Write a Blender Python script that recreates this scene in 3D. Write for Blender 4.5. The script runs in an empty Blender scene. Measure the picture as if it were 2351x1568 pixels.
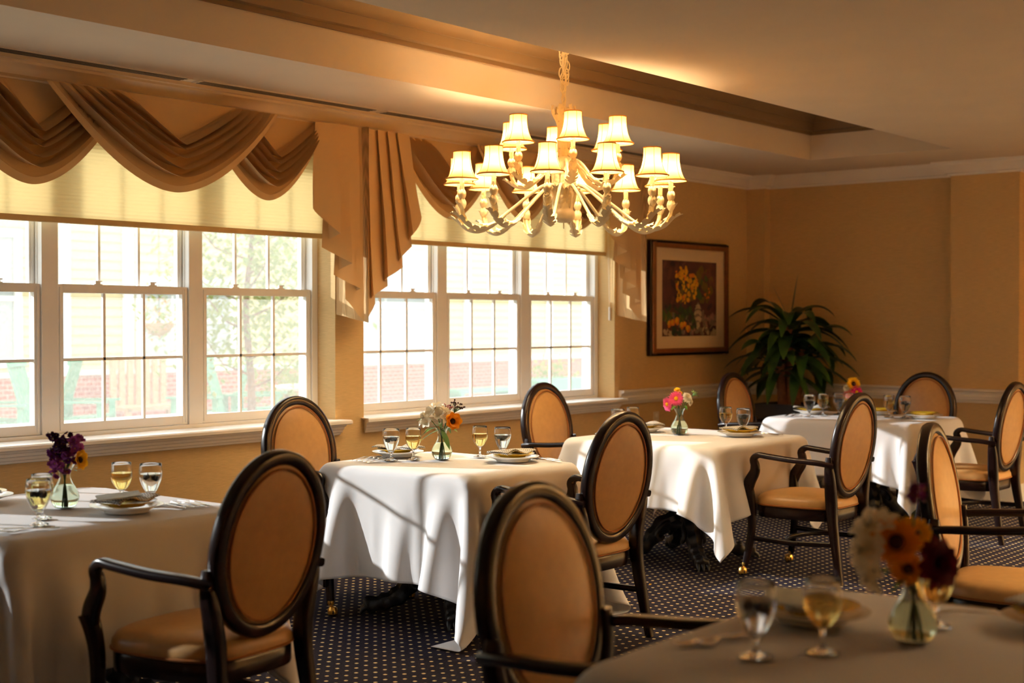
import bpy, bmesh, math, random
import numpy as np
from mathutils import Vector, Matrix

random.seed(7)
PI = math.pi
SC = bpy.context.scene
COL = SC.collection

# ------------------------------------------------------------------ camera
HEAD = math.radians(39.28)                     # heading: +X runs along the window wall
cam_d = bpy.data.cameras.new('camera')
cam_d.lens = 36.0 * 3171.0 / 2351.0
cam_d.sensor_width = 36.0
cam_d.clip_start = 0.05
cam = bpy.data.objects.new('camera', cam_d)
COL.objects.link(cam)
cam.location = (0.0, 0.0, 1.46)
pitch = math.atan(51.0 / 3171.0)
cam.rotation_euler = (PI / 2 - pitch, 0.0, HEAD - PI / 2)
cam_d.dof.use_dof = True
cam_d.dof.focus_distance = 6.7
cam_d.dof.aperture_fstop = 2.3
SC.camera = cam

# ------------------------------------------------------------------ world, sun, exposure
world = bpy.data.worlds.new('sky')
SC.world = world
world.use_nodes = True
bg = world.node_tree.nodes['Background']
bg.inputs['Color'].default_value = (0.86, 0.93, 1.0, 1)
bg.inputs['Strength'].default_value = 1.5

sun_d = bpy.data.lights.new('sun', 'SUN')
sun_d.energy = 3.3
sun_d.color = (0.97, 0.98, 1.0)
sun_d.angle = math.radians(0.6)
sun = bpy.data.objects.new('sun', sun_d)
COL.objects.link(sun)
SUN_DIR = Vector((0.46, -1.0, -0.36)).normalized()
sun.rotation_euler = SUN_DIR.to_track_quat('-Z', 'Y').to_euler()
sun.location = (0, 20, 12)

SC.view_settings.view_transform = 'Standard'
SC.view_settings.look = 'None'
SC.view_settings.gamma = 1.0
SC.view_settings.use_curve_mapping = False
SC.view_settings.exposure = 1.3
SC.cycles.max_bounces = 18
SC.cycles.diffuse_bounces = 5
SC.cycles.glossy_bounces = 4
SC.cycles.transmission_bounces = 18
SC.cycles.transparent_max_bounces = 12
SC.cycles.caustics_reflective = False
SC.cycles.caustics_refractive = False
SC.cycles.sample_clamp_indirect = 4.0

# ------------------------------------------------------------------ materials
def lin(r, g, b):
    def f(c):
        c /= 255.0
        return c / 12.92 if c <= 0.04045 else ((c + 0.055) / 1.055) ** 2.4
    return (f(r), f(g), f(b), 1.0)

def new_mat(name):
    m = bpy.data.materials.new(name)
    m.use_nodes = True
    nt = m.node_tree
    return m, nt, nt.nodes['Principled BSDF'], nt.nodes['Material Output']

def mat(name, rgb, rough=0.6, metal=0.0, spec=0.5, coat=0.0, noise=0.0, nscale=20.0, bump=0.0, bscale=60.0, sheen=0.0, stretch=None):
    m, nt, p, out = new_mat(name)
    c = lin(*rgb)
    p.inputs['Base Color'].default_value = c
    p.inputs['Roughness'].default_value = rough
    p.inputs['Metallic'].default_value = metal
    p.inputs['Specular IOR Level'].default_value = spec
    p.inputs['Coat Weight'].default_value = coat
    p.inputs['Coat Roughness'].default_value = 0.12
    p.inputs['Sheen Weight'].default_value = sheen
    tc = nt.nodes.new('ShaderNodeTexCoord')
    src = tc.outputs['Object']
    if stretch:
        mp = nt.nodes.new('ShaderNodeMapping')
        mp.inputs['Scale'].default_value = stretch
        nt.links.new(src, mp.inputs['Vector'])
        src = mp.outputs['Vector']
    if noise > 0:
        n = nt.nodes.new('ShaderNodeTexNoise')
        n.inputs['Scale'].default_value = nscale
        n.inputs['Detail'].default_value = 4
        nt.links.new(src, n.inputs['Vector'])
        r = nt.nodes.new('ShaderNodeValToRGB')
        r.color_ramp.elements[0].position = 0.3
        r.color_ramp.elements[1].position = 0.7
        r.color_ramp.elements[0].color = (c[0] * (1 - noise), c[1] * (1 - noise), c[2] * (1 - noise), 1)
        r.color_ramp.elements[1].color = (min(1, c[0] * (1 + noise)), min(1, c[1] * (1 + noise)), min(1, c[2] * (1 + noise)), 1)
        nt.links.new(n.outputs['Fac'], r.inputs['Fac'])
        nt.links.new(r.outputs['Color'], p.inputs['Base Color'])
    if bump > 0:
        n2 = nt.nodes.new('ShaderNodeTexNoise')
        n2.inputs['Scale'].default_value = bscale
        n2.inputs['Detail'].default_value = 3
        nt.links.new(src, n2.inputs['Vector'])
        b = nt.nodes.new('ShaderNodeBump')
        b.inputs['Strength'].default_value = bump
        b.inputs['Distance'].default_value = 0.01
        nt.links.new(n2.outputs['Fac'], b.inputs['Height'])
        nt.links.new(b.outputs['Normal'], p.inputs['Normal'])
    return m

def translucent_mat(name, rgb, trgb, amount, rough=0.8, wave=None, wave_amt=0.12, bump=0.0):
    m, nt, p, out = new_mat(name)
    p.inputs['Base Color'].default_value = lin(*rgb)
    p.inputs['Roughness'].default_value = rough
    p.inputs['Specular IOR Level'].default_value = 0.2
    t = nt.nodes.new('ShaderNodeBsdfTranslucent')
    t.inputs['Color'].default_value = lin(*trgb)
    mix = nt.nodes.new('ShaderNodeMixShader')
    mix.inputs['Fac'].default_value = amount
    nt.links.new(p.outputs['BSDF'], mix.inputs[1])
    nt.links.new(t.outputs['BSDF'], mix.inputs[2])
    nt.links.new(mix.outputs['Shader'], out.inputs['Surface'])
    if wave:
        tc = nt.nodes.new('ShaderNodeTexCoord')
        mp = nt.nodes.new('ShaderNodeMapping')
        mp.inputs['Scale'].default_value = wave
        w = nt.nodes.new('ShaderNodeTexWave')
        w.inputs['Scale'].default_value = 1.0
        w.inputs['Distortion'].default_value = 0.6
        w.inputs['Detail'].default_value = 1.0
        nt.links.new(tc.outputs['Object'], mp.inputs['Vector'])
        nt.links.new(mp.outputs['Vector'], w.inputs['Vector'])
        for node, sock, col in ((p, 'Base Color', rgb), (t, 'Color', trgb)):
            c = lin(*col)
            r = nt.nodes.new('ShaderNodeValToRGB')
            r.color_ramp.elements[0].color = (c[0] * (1 - wave_amt), c[1] * (1 - wave_amt), c[2] * (1 - wave_amt), 1)
            r.color_ramp.elements[1].color = (min(1, c[0] * (1 + wave_amt)), min(1, c[1] * (1 + wave_amt)), min(1, c[2] * (1 + wave_amt)), 1)
            nt.links.new(w.outputs['Fac'], r.inputs['Fac'])
            nt.links.new(r.outputs['Color'], node.inputs[sock])
        if bump > 0:
            b = nt.nodes.new('ShaderNodeBump')
            b.inputs['Strength'].default_value = bump
            b.inputs['Distance'].default_value = 0.004
            nt.links.new(w.outputs['Fac'], b.inputs['Height'])
            nt.links.new(b.outputs['Normal'], p.inputs['Normal'])
    return m

def glass_mat(name, rgb=(255, 255, 255), ior=1.46, rough=0.0):
    m, nt, p, out = new_mat(name)
    nt.nodes.remove(p)
    g = nt.nodes.new('ShaderNodeBsdfGlass')
    g.inputs['Color'].default_value = lin(*rgb)
    g.inputs['IOR'].default_value = ior
    g.inputs['Roughness'].default_value = rough
    nt.links.new(g.outputs['BSDF'], out.inputs['Surface'])
    return m

def cloudy_mat(name, rgb, milk, amount):
    m, nt, p, out = new_mat(name)
    nt.nodes.remove(p)
    g = nt.nodes.new('ShaderNodeBsdfGlass')
    g.inputs['Color'].default_value = lin(*rgb)
    g.inputs['IOR'].default_value = 1.16
    g.inputs['Roughness'].default_value = 0.0
    t = nt.nodes.new('ShaderNodeBsdfTranslucent')
    t.inputs['Color'].default_value = lin(*milk)
    mx = nt.nodes.new('ShaderNodeMixShader')
    mx.inputs['Fac'].default_value = amount
    nt.links.new(g.outputs['BSDF'], mx.inputs[1])
    nt.links.new(t.outputs['BSDF'], mx.inputs[2])
    nt.links.new(mx.outputs['Shader'], out.inputs['Surface'])
    return m

def pane_mat(name):
    """clear window pane with a dusty film and specks on it"""
    m, nt, p, out = new_mat(name)
    nt.nodes.remove(p)
    tr = nt.nodes.new('ShaderNodeBsdfTransparent')
    tr.inputs['Color'].default_value = (0.95, 0.96, 0.95, 1)
    dust = nt.nodes.new('ShaderNodeBsdfTranslucent')
    dust.inputs['Color'].default_value = (0.95, 0.93, 0.86, 1)
    gl = nt.nodes.new('ShaderNodeBsdfGlossy')
    gl.inputs['Roughness'].default_value = 0.02
    tc = nt.nodes.new('ShaderNodeTexCoord')
    n = nt.nodes.new('ShaderNodeTexNoise')
    n.inputs['Scale'].default_value = 90.0
    n.inputs['Detail'].default_value = 6.0
    nt.links.new(tc.outputs['Object'], n.inputs['Vector'])
    r = nt.nodes.new('ShaderNodeMapRange')
    r.inputs['From Min'].default_value = 0.35
    r.inputs['From Max'].default_value = 0.75
    r.inputs['To Min'].default_value = 0.07
    r.inputs['To Max'].default_value = 0.12
    nt.links.new(n.outputs['Fac'], r.inputs['Value'])
    m1 = nt.nodes.new('ShaderNodeMixShader')
    nt.links.new(r.outputs['Result'], m1.inputs['Fac'])
    nt.links.new(tr.outputs['BSDF'], m1.inputs[1])
    nt.links.new(dust.outputs['BSDF'], m1.inputs[2])
    lw = nt.nodes.new('ShaderNodeLayerWeight')      # same from both faces of the thin pane
    lw.inputs['Blend'].default_value = 0.5
    pw_ = nt.nodes.new('ShaderNodeMath')
    pw_.operation = 'POWER'
    pw_.inputs[1].default_value = 5.0
    nt.links.new(lw.outputs['Facing'], pw_.inputs[0])
    fr = nt.nodes.new('ShaderNodeMath')
    fr.operation = 'MULTIPLY_ADD'
    fr.inputs[1].default_value = 0.5
    fr.inputs[2].default_value = 0.02
    nt.links.new(pw_.outputs[0], fr.inputs[0])
    m2 = nt.nodes.new('ShaderNodeMixShader')
    nt.links.new(fr.outputs[0], m2.inputs['Fac'])
    nt.links.new(m1.outputs['Shader'], m2.inputs[1])
    nt.links.new(gl.outputs['BSDF'], m2.inputs[2])
    nt.links.new(m2.outputs['Shader'], out.inputs['Surface'])
    return m

def carpet_mat():
    m, nt, p, out = new_mat('carpet')
    p.inputs['Roughness'].default_value = 0.95
    p.inputs['Specular IOR Level'].default_value = 0.1
    tc = nt.nodes.new('ShaderNodeTexCoord')
    sep = nt.nodes.new('ShaderNodeSeparateXYZ')
    nt.links.new(tc.outputs['Object'], sep.inputs['Vector'])
    def math_(op, a, b=None, c=None):
        n = nt.nodes.new('ShaderNodeMath')
        n.operation = op
        for i, v in enumerate((a, b, c)):
            if v is None:
                continue
            if hasattr(v, 'node'):
                nt.links.new(v, n.inputs[i])
            else:
                n.inputs[i].default_value = v
        return n.outputs[0]
    P = 0.056
    def cell(s, off):
        d = math_('DIVIDE', math_('ADD', s, off), P)
        f = math_('FRACT', d)
        return math_('MULTIPLY', math_('SUBTRACT', f, 0.5), P)
    cx = cell(sep.outputs['X'], 0.013 + 10 * P)
    cy = cell(sep.outputs['Y'], 0.02 + 100 * P)
    # a superellipse tuft
    ax = math_('POWER', math_('ABSOLUTE', math_('DIVIDE', cx, 0.0080)), 3.0)
    ay = math_('POWER', math_('ABSOLUTE', math_('DIVIDE', cy, 0.0080)), 3.0)
    inside = math_('LESS_THAN', math_('ADD', ax, ay), 1.0)
    n = nt.nodes.new('ShaderNodeTexNoise')
    n.inputs['Scale'].default_value = 140.0
    nt.links.new(tc.outputs['Object'], n.inputs['Vector'])
    r = nt.nodes.new('ShaderNodeValToRGB')
    r.color_ramp.elements[0].position = 0.3
    r.color_ramp.elements[1].position = 0.7
    r.color_ramp.elements[0].color = lin(24, 22, 36)
    r.color_ramp.elements[1].color = lin(46, 42, 58)
    nt.links.new(n.outputs['Fac'], r.inputs['Fac'])
    mix = nt.nodes.new('ShaderNodeMixRGB')
    mix.inputs['Color2'].default_value = lin(236, 214, 160)
    nt.links.new(inside, mix.inputs['Fac'])
    nt.links.new(r.outputs['Color'], mix.inputs['Color1'])
    nt.links.new(mix.outputs['Color'], p.inputs['Base Color'])
    b = nt.nodes.new('ShaderNodeBump')
    b.inputs['Strength'].default_value = 0.5
    b.inputs['Distance'].default_value = 0.006
    nt.links.new(n.outputs['Fac'], b.inputs['Height'])
    nt.links.new(b.outputs['Normal'], p.inputs['Normal'])
    return m

def brick_mat():
    m, nt, p, out = new_mat('brick')
    tc = nt.nodes.new('ShaderNodeTexCoord')
    mp = nt.nodes.new('ShaderNodeMapping')
    mp.inputs['Rotation'].default_value = (PI / 2, 0, 0)
    b = nt.nodes.new('ShaderNodeTexBrick')
    b.inputs['Scale'].default_value = 4.0
    b.inputs['Color1'].default_value = lin(178, 92, 72)
    b.inputs['Color2'].default_value = lin(160, 78, 62)
    b.inputs['Mortar'].default_value = lin(200, 180, 165)
    b.inputs['Mortar Size'].default_value = 0.015
    nt.links.new(tc.outputs['Object'], mp.inputs['Vector'])
    nt.links.new(mp.outputs['Vector'], b.inputs['Vector'])
    nt.links.new(b.outputs['Color'], p.inputs['Base Color'])
    p.inputs['Roughness'].default_value = 0.9
    return m

def napkin_mat():
    m, nt, p, out = new_mat('patterned_napkin')
    tc = nt.nodes.new('ShaderNodeTexCoord')
    w = nt.nodes.new('ShaderNodeTexChecker')
    w.inputs['Scale'].default_value = 150.0
    w.inputs['Color1'].default_value = lin(225, 222, 214)
    w.inputs['Color2'].default_value = lin(140, 132, 120)
    nt.links.new(tc.outputs['Object'], w.inputs['Vector'])
    nt.links.new(w.outputs['Color'], p.inputs['Base Color'])
    p.inputs['Roughness'].default_value = 0.85
    return m

M = {}
M['wallpaper'] = mat('tan_grasscloth', (214, 181, 128), 0.85, spec=0.2, noise=0.10, nscale=14, bump=0.25, bscale=22, stretch=(1.2, 1.2, 30))
M['ceiling'] = mat('ceiling_paint', (222, 205, 182), 0.9, spec=0.1, noise=0.02, nscale=3)
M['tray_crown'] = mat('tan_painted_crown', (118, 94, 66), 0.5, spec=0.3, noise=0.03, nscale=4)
M['trim'] = mat('cream_trim_paint', (246, 238, 226), 0.42, spec=0.4, noise=0.02, nscale=6)
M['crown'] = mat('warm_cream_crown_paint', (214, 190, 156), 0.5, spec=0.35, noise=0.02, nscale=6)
M['vinyl'] = mat('white_window_vinyl', (248, 246, 242), 0.38, spec=0.4, noise=0.01, nscale=8)
M['pane'] = pane_mat('dusty_pane')
M['carpet'] = carpet_mat()
M['wood'] = mat('espresso_wood', (24, 11, 11), 0.27, spec=0.3, coat=0.05, noise=0.25, nscale=9, stretch=(6, 6, 1))
M['tan'] = mat('tan_vinyl', (190, 144, 88), 0.36, spec=0.45, noise=0.06, nscale=30, bump=0.06, bscale=300)
M['piping'] = mat('tan_piping', (150, 92, 42), 0.45, spec=0.4, noise=0.05)
M['brass'] = mat('brass', (236, 190, 96), 0.30, metal=1.0, noise=0.05)
M['rubber'] = mat('black_rubber', (20, 19, 20), 0.5, noise=0.1)
M['iron'] = mat('black_cast_iron', (22, 23, 27), 0.38, spec=0.6, noise=0.15, nscale=40, bump=0.2, bscale=90)
M['cloth'] = translucent_mat('white_tablecloth', (240, 237, 236), (240, 232, 225), 0.14, 0.8)
M['valance'] = translucent_mat('brown_ribbed_valance', (214, 178, 128), (196, 150, 98), 0.10, 0.85, wave=(330, 0, 18), wave_amt=0.16, bump=0.25)
M['blind'] = translucent_mat('cream_cellular_blind', (238, 226, 190), (247, 234, 198), 0.58, 0.85, wave=(0, 0, 300), wave_amt=0.03, bump=0.1)
M['blind_rail'] = mat('tan_blind_rail', (206, 176, 122), 0.5, noise=0.03)
M['plate'] = mat('white_china', (240, 236, 228), 0.18, spec=0.5, coat=0.4, noise=0.01)
M['yellow'] = mat('yellow_china', (226, 184, 44), 0.22, spec=0.5, coat=0.4, noise=0.03)
M['napkin'] = napkin_mat()
M['napkin_white'] = mat('white_napkin', (232, 230, 226), 0.85, noise=0.03)
M['card'] = mat('pale_blue_card', (206, 216, 214), 0.6, noise=0.12, nscale=25)
M['silver'] = mat('silverware', (214, 212, 208), 0.18, metal=1.0, noise=0.02)
M['glass'] = glass_mat('drinking_glass')
M['vase'] = glass_mat('vase_glass', (252, 255, 252))
M['water'] = cloudy_mat('ice_water', (252, 254, 255), (235, 238, 240), .10)
M['vase_water'] = cloudy_mat('vase_water', (250, 255, 248), (225, 235, 215), .04)
M['wine'] = cloudy_mat('white_wine', (253, 240, 190), (245, 226, 150), .06)
M['ice'] = translucent_mat('ice', (240, 244, 246), (240, 244, 246), 0.6, 0.3)
M['cream'] = mat('cream_enamel', (228, 208, 164), 0.5, spec=0.4, noise=0.06, nscale=40)
M['cream_dark'] = mat('worn_cream_leaf', (206, 192, 170), 0.5, spec=0.4, noise=0.2, nscale=60)
M['shade'] = translucent_mat('cream_shade_fabric', (240, 214, 160), (222, 172, 100), 0.34, 0.9)
M['shade_trim'] = translucent_mat('tan_shade_braid', (206, 160, 90), (220, 160, 80), 0.25, 0.9)
M['stem'] = mat('green_stem', (74, 112, 44), 0.5, noise=0.15)
M['leaf'] = mat('green_leaf', (78, 130, 44), 0.45, noise=0.2, nscale=30)
M['palm'] = mat('dark_green_palm_leaf', (40, 74, 26), 0.4, noise=0.3, nscale=12)
M['bark'] = mat('brown_cane', (128, 84, 56), 0.85, noise=0.3, nscale=30, bump=0.5, bscale=40)
M['planter'] = mat('dark_navy_planter', (30, 30, 42), 0.5, noise=0.1)
M['soil'] = mat('potting_soil', (40, 28, 20), 0.95, noise=0.3, nscale=60)
M['frame_gold'] = mat('brown_gold_frame', (120, 68, 30), 0.35, spec=0.5, coat=0.2, noise=0.2, nscale=20)
M['mat_board'] = mat('cream_mat_board', (226, 204, 166), 0.8, noise=0.01)
M['vent'] = mat('bronze_vent', (38, 26, 20), 0.5, noise=0.05)
M['plastic'] = mat('ivory_plastic', (226, 212, 186), 0.4, noise=0.02)
def flower_mat(name, rgb, noise=0.12):
    return translucent_mat(name, rgb, rgb, 0.25, 0.6)
for nm, c in dict(f_pink=(238, 92, 140), f_magenta=(212, 40, 128), f_yellow=(246, 190, 32), f_orange=(238, 150, 24), f_white=(240, 230, 206),
                  f_purple=(122, 44, 124), f_violet=(170, 80, 160), f_dark=(70, 24, 70), f_red=(92, 8, 26), f_berry=(92, 66, 58), f_brown=(62, 34, 20), f_peach=(246, 150, 130), f_thistle=(140, 156, 96), f_mauve=(190, 110, 130)).items():
    M[nm] = flower_mat(nm, c)
# outside
M['siding'] = mat('pale_yellow_siding', (200, 182, 134), 0.7, noise=0.02)
M['white_paint'] = mat('white_exterior_trim', (226, 224, 214), 0.5, noise=0.01)
M['ext_glass'] = mat('grey_window_glass', (146, 150, 144), 0.1, spec=0.6, noise=0.1, nscale=2)
M['brick'] = brick_mat()
M['green_paint'] = mat('green_outdoor_paint', (98, 158, 128), 0.5, noise=0.1)
M['wood_tan'] = mat('weathered_tan_wood', (196, 150, 110), 0.7, noise=0.1)
M['patio'] = mat('pale_concrete_patio', (176, 168, 152), 0.9, noise=0.06, nscale=2)
M['lawn'] = mat('green_lawn', (110, 134, 70), 0.95, noise=0.2, nscale=12)
M['tree_leaf'] = translucent_mat('tree_foliage', (110, 132, 60), (180, 180, 80), 0.45)
M['roof'] = mat('grey_shingle_roof', (120, 116, 112), 0.9, noise=0.15)

# ------------------------------------------------------------------ mesh builder
class MB:
    def __init__(self):
        self.v = []; self.f = []; self.mi = []
    def add(self, verts, faces, mi=0):
        o = len(self.v)
        self.v.extend([tuple(p) for p in verts])
        self.f.extend([tuple(i + o for i in fc) for fc in faces])
        self.mi.extend([mi] * len(faces))
        return self
    def box(self, c, s, mi=0, R=None):
        hx, hy, hz = s[0] / 2, s[1] / 2, s[2] / 2
        vs = [Vector((x * hx, y * hy, z * hz)) for x in (-1, 1) for y in (-1, 1) for z in (-1, 1)]
        if R is not None:
            vs = [R @ p for p in vs]
        vs = [p + Vector(c) for p in vs]
        return self.add(vs, [(0, 1, 3, 2), (4, 6, 7, 5), (0, 4, 5, 1), (2, 3, 7, 6), (0, 2, 6, 4), (1, 5, 7, 3)], mi)
    def lohi(self, a, b, mi=0):
        return self.box([(a[i] + b[i]) / 2 for i in range(3)], [abs(b[i] - a[i]) for i in range(3)], mi)
    def grid(self, fn, nu, nv, mi=0, closeu=False, closev=False):
        vs = [fn(i / nu if not closeu else i / nu, j / nv) for j in range(nv + (0 if closev else 1)) for i in range(nu + (0 if closeu else 1))]
        W = nu if closeu else nu + 1
        Hh = nv if closev else nv + 1
        fs = []
        for j in range(nv):
            for i in range(nu):
                i2 = (i + 1) % W if closeu else i + 1
                j2 = (j + 1) % Hh if closev else j + 1
                fs.append((j * W + i, j * W + i2, j2 * W + i2, j2 * W + i))
        return self.add(vs, fs, mi)
    def lathe(self, prof, n=24, c=(0, 0, 0), mi=0, mod=None, close=False):
        nv = len(prof)
        vs = []
        for (r, z) in prof:
            for i in range(n):
                a = 2 * PI * i / n
                rr = r * (mod(a, z) if mod else 1)
                vs.append((c[0] + rr * math.cos(a), c[1] + rr * math.sin(a), c[2] + z))
        fs = []
        for j in range(nv - 1 if not close else nv):
            j2 = (j + 1) % nv
            for i in range(n):
                fs.append((j * n + i, j * n + (i + 1) % n, j2 * n + (i + 1) % n, j2 * n + i))
        if not close:
            if prof[0][0] > 1e-5: fs.append(tuple(range(n))[::-1])
            if prof[-1][0] > 1e-5: fs.append(tuple((nv - 1) * n + i for i in range(n)))
        return self.add(vs, fs, mi)
    def tube(self, pts, rad, n=8, mi=0, cap=True, sec=None, up=None, closed=False):
        """rad: number or list; sec: list of 2D section points (unit); section axes from a rotation-minimising frame"""
        pts = [Vector(p) for p in pts]
        m = len(pts)
        if not hasattr(rad, '__len__'): rad = [rad] * m
        if sec is None: sec = [(math.cos(2 * PI * i / n), math.sin(2 * PI * i / n)) for i in range(n)]
        n = len(sec)
        T = []
        for i in range(m):
            if closed: d = pts[(i + 1) % m] - pts[i - 1]
            else: d = pts[min(i + 1, m - 1)] - pts[max(i - 1, 0)]
            T.append(d.normalized())
        u = Vector(up) if up else Vector((0, 0, 1))
        if abs(T[0].dot(u)) > 0.95 and not up: u = Vector((1, 0, 0))
        vs = []
        for i in range(m):
            if i or up: pass
            s = u - T[i] * u.dot(T[i])
            if s.length < 1e-6: s = T[i].orthogonal()
            s.normalize()
            if not up: u = s
            w = T[i].cross(s)
            for (a, b) in sec:
                r = rad[i]
                if hasattr(r, '__len__'): vs.append(pts[i] + s * a * r[0] + w * b * r[1])
                else: vs.append(pts[i] + s * a * r + w * b * r)
        fs = []
        for j in range(m if closed else m - 1):
            j2 = (j + 1) % m
            for i in range(n):
                fs.append((j * n + i, j * n + (i + 1) % n, j2 * n + (i + 1) % n, j2 * n + i))
        if cap and not closed:
            fs.append(tuple(range(n))[::-1]); fs.append(tuple((m - 1) * n + i for i in range(n)))
        return self.add(vs, fs, mi)
    def ball(self, c, r, n=10, mi=0, sz=1.0):
        k = max(4, n // 2)
        prof = [(0.0001 if j in (0, k) else math.sin(PI * j / k) * r, -math.cos(PI * j / k) * r * sz) for j in range(k + 1)]
        return self.lathe(prof, n, c, mi)
    def xf(self, mtx, start=0):
        self.v[start:] = [tuple(mtx @ Vector(p)) for p in self.v[start:]]
        return self
    def build(self, name, mats, parent=None, loc=(0, 0, 0), smooth=40, recalc=True, bevel=0.0, subsurf=0):
        me = bpy.data.meshes.new(name)
        me.from_pydata(self.v, [], self.f)
        if not isinstance(mats, (list, tuple)): mats = [mats]
        for m in mats: me.materials.append(m)
        me.polygons.foreach_set('material_index', self.mi)
        if recalc:
            bm = bmesh.new(); bm.from_mesh(me)
            bmesh.ops.remove_doubles(bm, verts=bm.verts, dist=1e-6)
            bmesh.ops.recalc_face_normals(bm, faces=bm.faces)
            bm.to_mesh(me); bm.free()
        if smooth:
            me.polygons.foreach_set('use_smooth', [True] * len(me.polygons))
            me.set_sharp_from_angle(angle=math.radians(smooth))
        me.update()
        o = bpy.data.objects.new(name, me)
        COL.objects.link(o)
        o.location = loc
        if parent is not None: o.parent = parent
        if bevel > 0:
            b = o.modifiers.new('bevel', 'BEVEL'); b.width = bevel; b.segments = 2; b.limit_method = 'ANGLE'; b.angle_limit = math.radians(40)
        if subsurf:
            s = o.modifiers.new('sub', 'SUBSURF'); s.levels = subsurf; s.render_levels = subsurf
        return o

def thing(name, label, cat, loc=(0, 0, 0), rotz=0.0, group=None):
    o = bpy.data.objects.new(name, None)
    COL.objects.link(o)
    o.empty_display_size = 0.1
    o.location = loc; o.rotation_euler = (0, 0, rotz)
    o['label'] = label; o['category'] = cat
    if group: o['group'] = group
    return o
def tag(o, label, cat, group=None, kind=None):
    o['label'] = label; o['category'] = cat
    if group: o['group'] = group
    if kind: o['kind'] = kind
    return o
def struct(o):
    o['kind'] = 'structure'
    return o
def dup(root, loc, rotz, label, group=None, scale=None):
    r = root.copy(); COL.objects.link(r)
    r.location = loc; r.rotation_euler = (0, 0, rotz); r['label'] = label
    if scale: r.scale = scale
    if group: r['group'] = group
    for ch in list(root.children):
        c = ch.copy(); COL.objects.link(c); c.parent = r
        for g in list(ch.children):
            d = g.copy(); COL.objects.link(d); d.parent = c
    return r
def lerp(a, b, t): return a + (b - a) * t
def smoothpath(pts, k=6):
    """Catmull-Rom through the points"""
    P = [Vector(p) for p in pts]
    out = []
    for i in range(len(P) - 1):
        p0 = P[max(i - 1, 0)]; p1 = P[i]; p2 = P[i + 1]; p3 = P[min(i + 2, len(P) - 1)]
        for j in range(k):
            t = j / k
            out.append(0.5 * ((2 * p1) + (p2 - p0) * t + (2 * p0 - 5 * p1 + 4 * p2 - p3) * t * t + (3 * p1 - p0 - 3 * p2 + p3) * t ** 3))
    out.append(P[-1])
    return out
def rrect(w, h, r, k=3):
    """rounded-rectangle section"""
    out = []
    for cx, cy, a0 in ((w / 2 - r, h / 2 - r, 0), (-w / 2 + r, h / 2 - r, PI / 2), (-w / 2 + r, -h / 2 + r, PI), (w / 2 - r, -h / 2 + r, 3 * PI / 2)):
        for j in range(k + 1):
            a = a0 + PI / 2 * j / k
            out.append((cx + r * math.cos(a), cy + r * math.sin(a)))
    return out
# ------------------------------------------------------------------ room shell
YW, XE, ZC = 6.30, 11.17, 2.745          # window wall, end wall, ceiling height
X0R, Y0R = -2.0, -3.0                    # walls behind the camera
ZS, ZH = 0.82, 2.50                      # window opening
OPEN = [(0.10, 2.90), (3.13, 5.963), (6.21, 8.985)]

struct(MB().lohi((X0R - .3, Y0R - .3, -0.1), (12.3, 6.62, 0)).build('floor', M['carpet'], smooth=0))

w = MB()
w.lohi((X0R - .3, YW, -0.1), (XE + .3, YW + .32, ZS))
w.lohi((X0R - .3, YW, ZH), (XE + .3, YW + .32, 2.95))
xs = [X0R - .3] + [x for o in OPEN for x in o] + [XE + .3]
for i in range(0, len(xs), 2):
    w.lohi((xs[i], YW, ZS), (xs[i + 1], YW + .32, ZH))
w.lohi((11.07, 6.12, 0), (XE, YW, 2.95))
struct(w.build('wall_left', M['wallpaper'], smooth=0, recalc=False))
w = MB()
w.lohi((XE, 3.84, -0.1), (XE + .9, YW + .32, 2.95))
w.lohi((11.07, 3.84, -0.1), (XE, 4.40, 2.95))
w.lohi((11.9, Y0R - .3, -0.1), (12.2, 3.84, 2.95))
struct(w.build('wall_back', M['wallpaper'], smooth=0, recalc=False))
struct(MB().lohi((X0R - .3, Y0R - .3, -0.1), (12.2, Y0R, 2.95)).build('wall_right', M['wallpaper'], smooth=0))
struct(MB().lohi((X0R - .3, Y0R, -0.1), (X0R, YW, 2.95)).build('wall_front', M['wallpaper'], smooth=0))

TX0, TX1, TY0, TY1, TZ = 1.0, 10.16, 4.03, 5.20, 3.14     # raised tray
c = MB()
c.lohi((X0R - .3, TY1, ZC), (12.3, 6.62, 3.3))
UY0, UY1 = -1.0, .20                                     # unseen second tray, added to carry the fill chandeliers
c.lohi((X0R - .3, UY1, ZC), (12.3, TY0, 3.3))
c.lohi((X0R - .3, Y0R - .3, ZC), (12.3, UY0, 3.3))
c.lohi((X0R - .3, UY0, ZC), (TX0, UY1, 3.3))
c.lohi((TX1, UY0, ZC), (12.3, UY1, 3.3))
c.lohi((TX0, UY0, TZ), (TX1, UY1, 3.3))
c.lohi((X0R - .3, TY0, ZC), (TX0, TY1, 3.3))
c.lohi((TX1, TY0, ZC), (12.3, TY1, 3.3))
c.lohi((TX0, TY0, TZ), (TX1, TY1, 3.3))
struct(c.build('ceiling', M['ceiling'], smooth=0, recalc=False))

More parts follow.
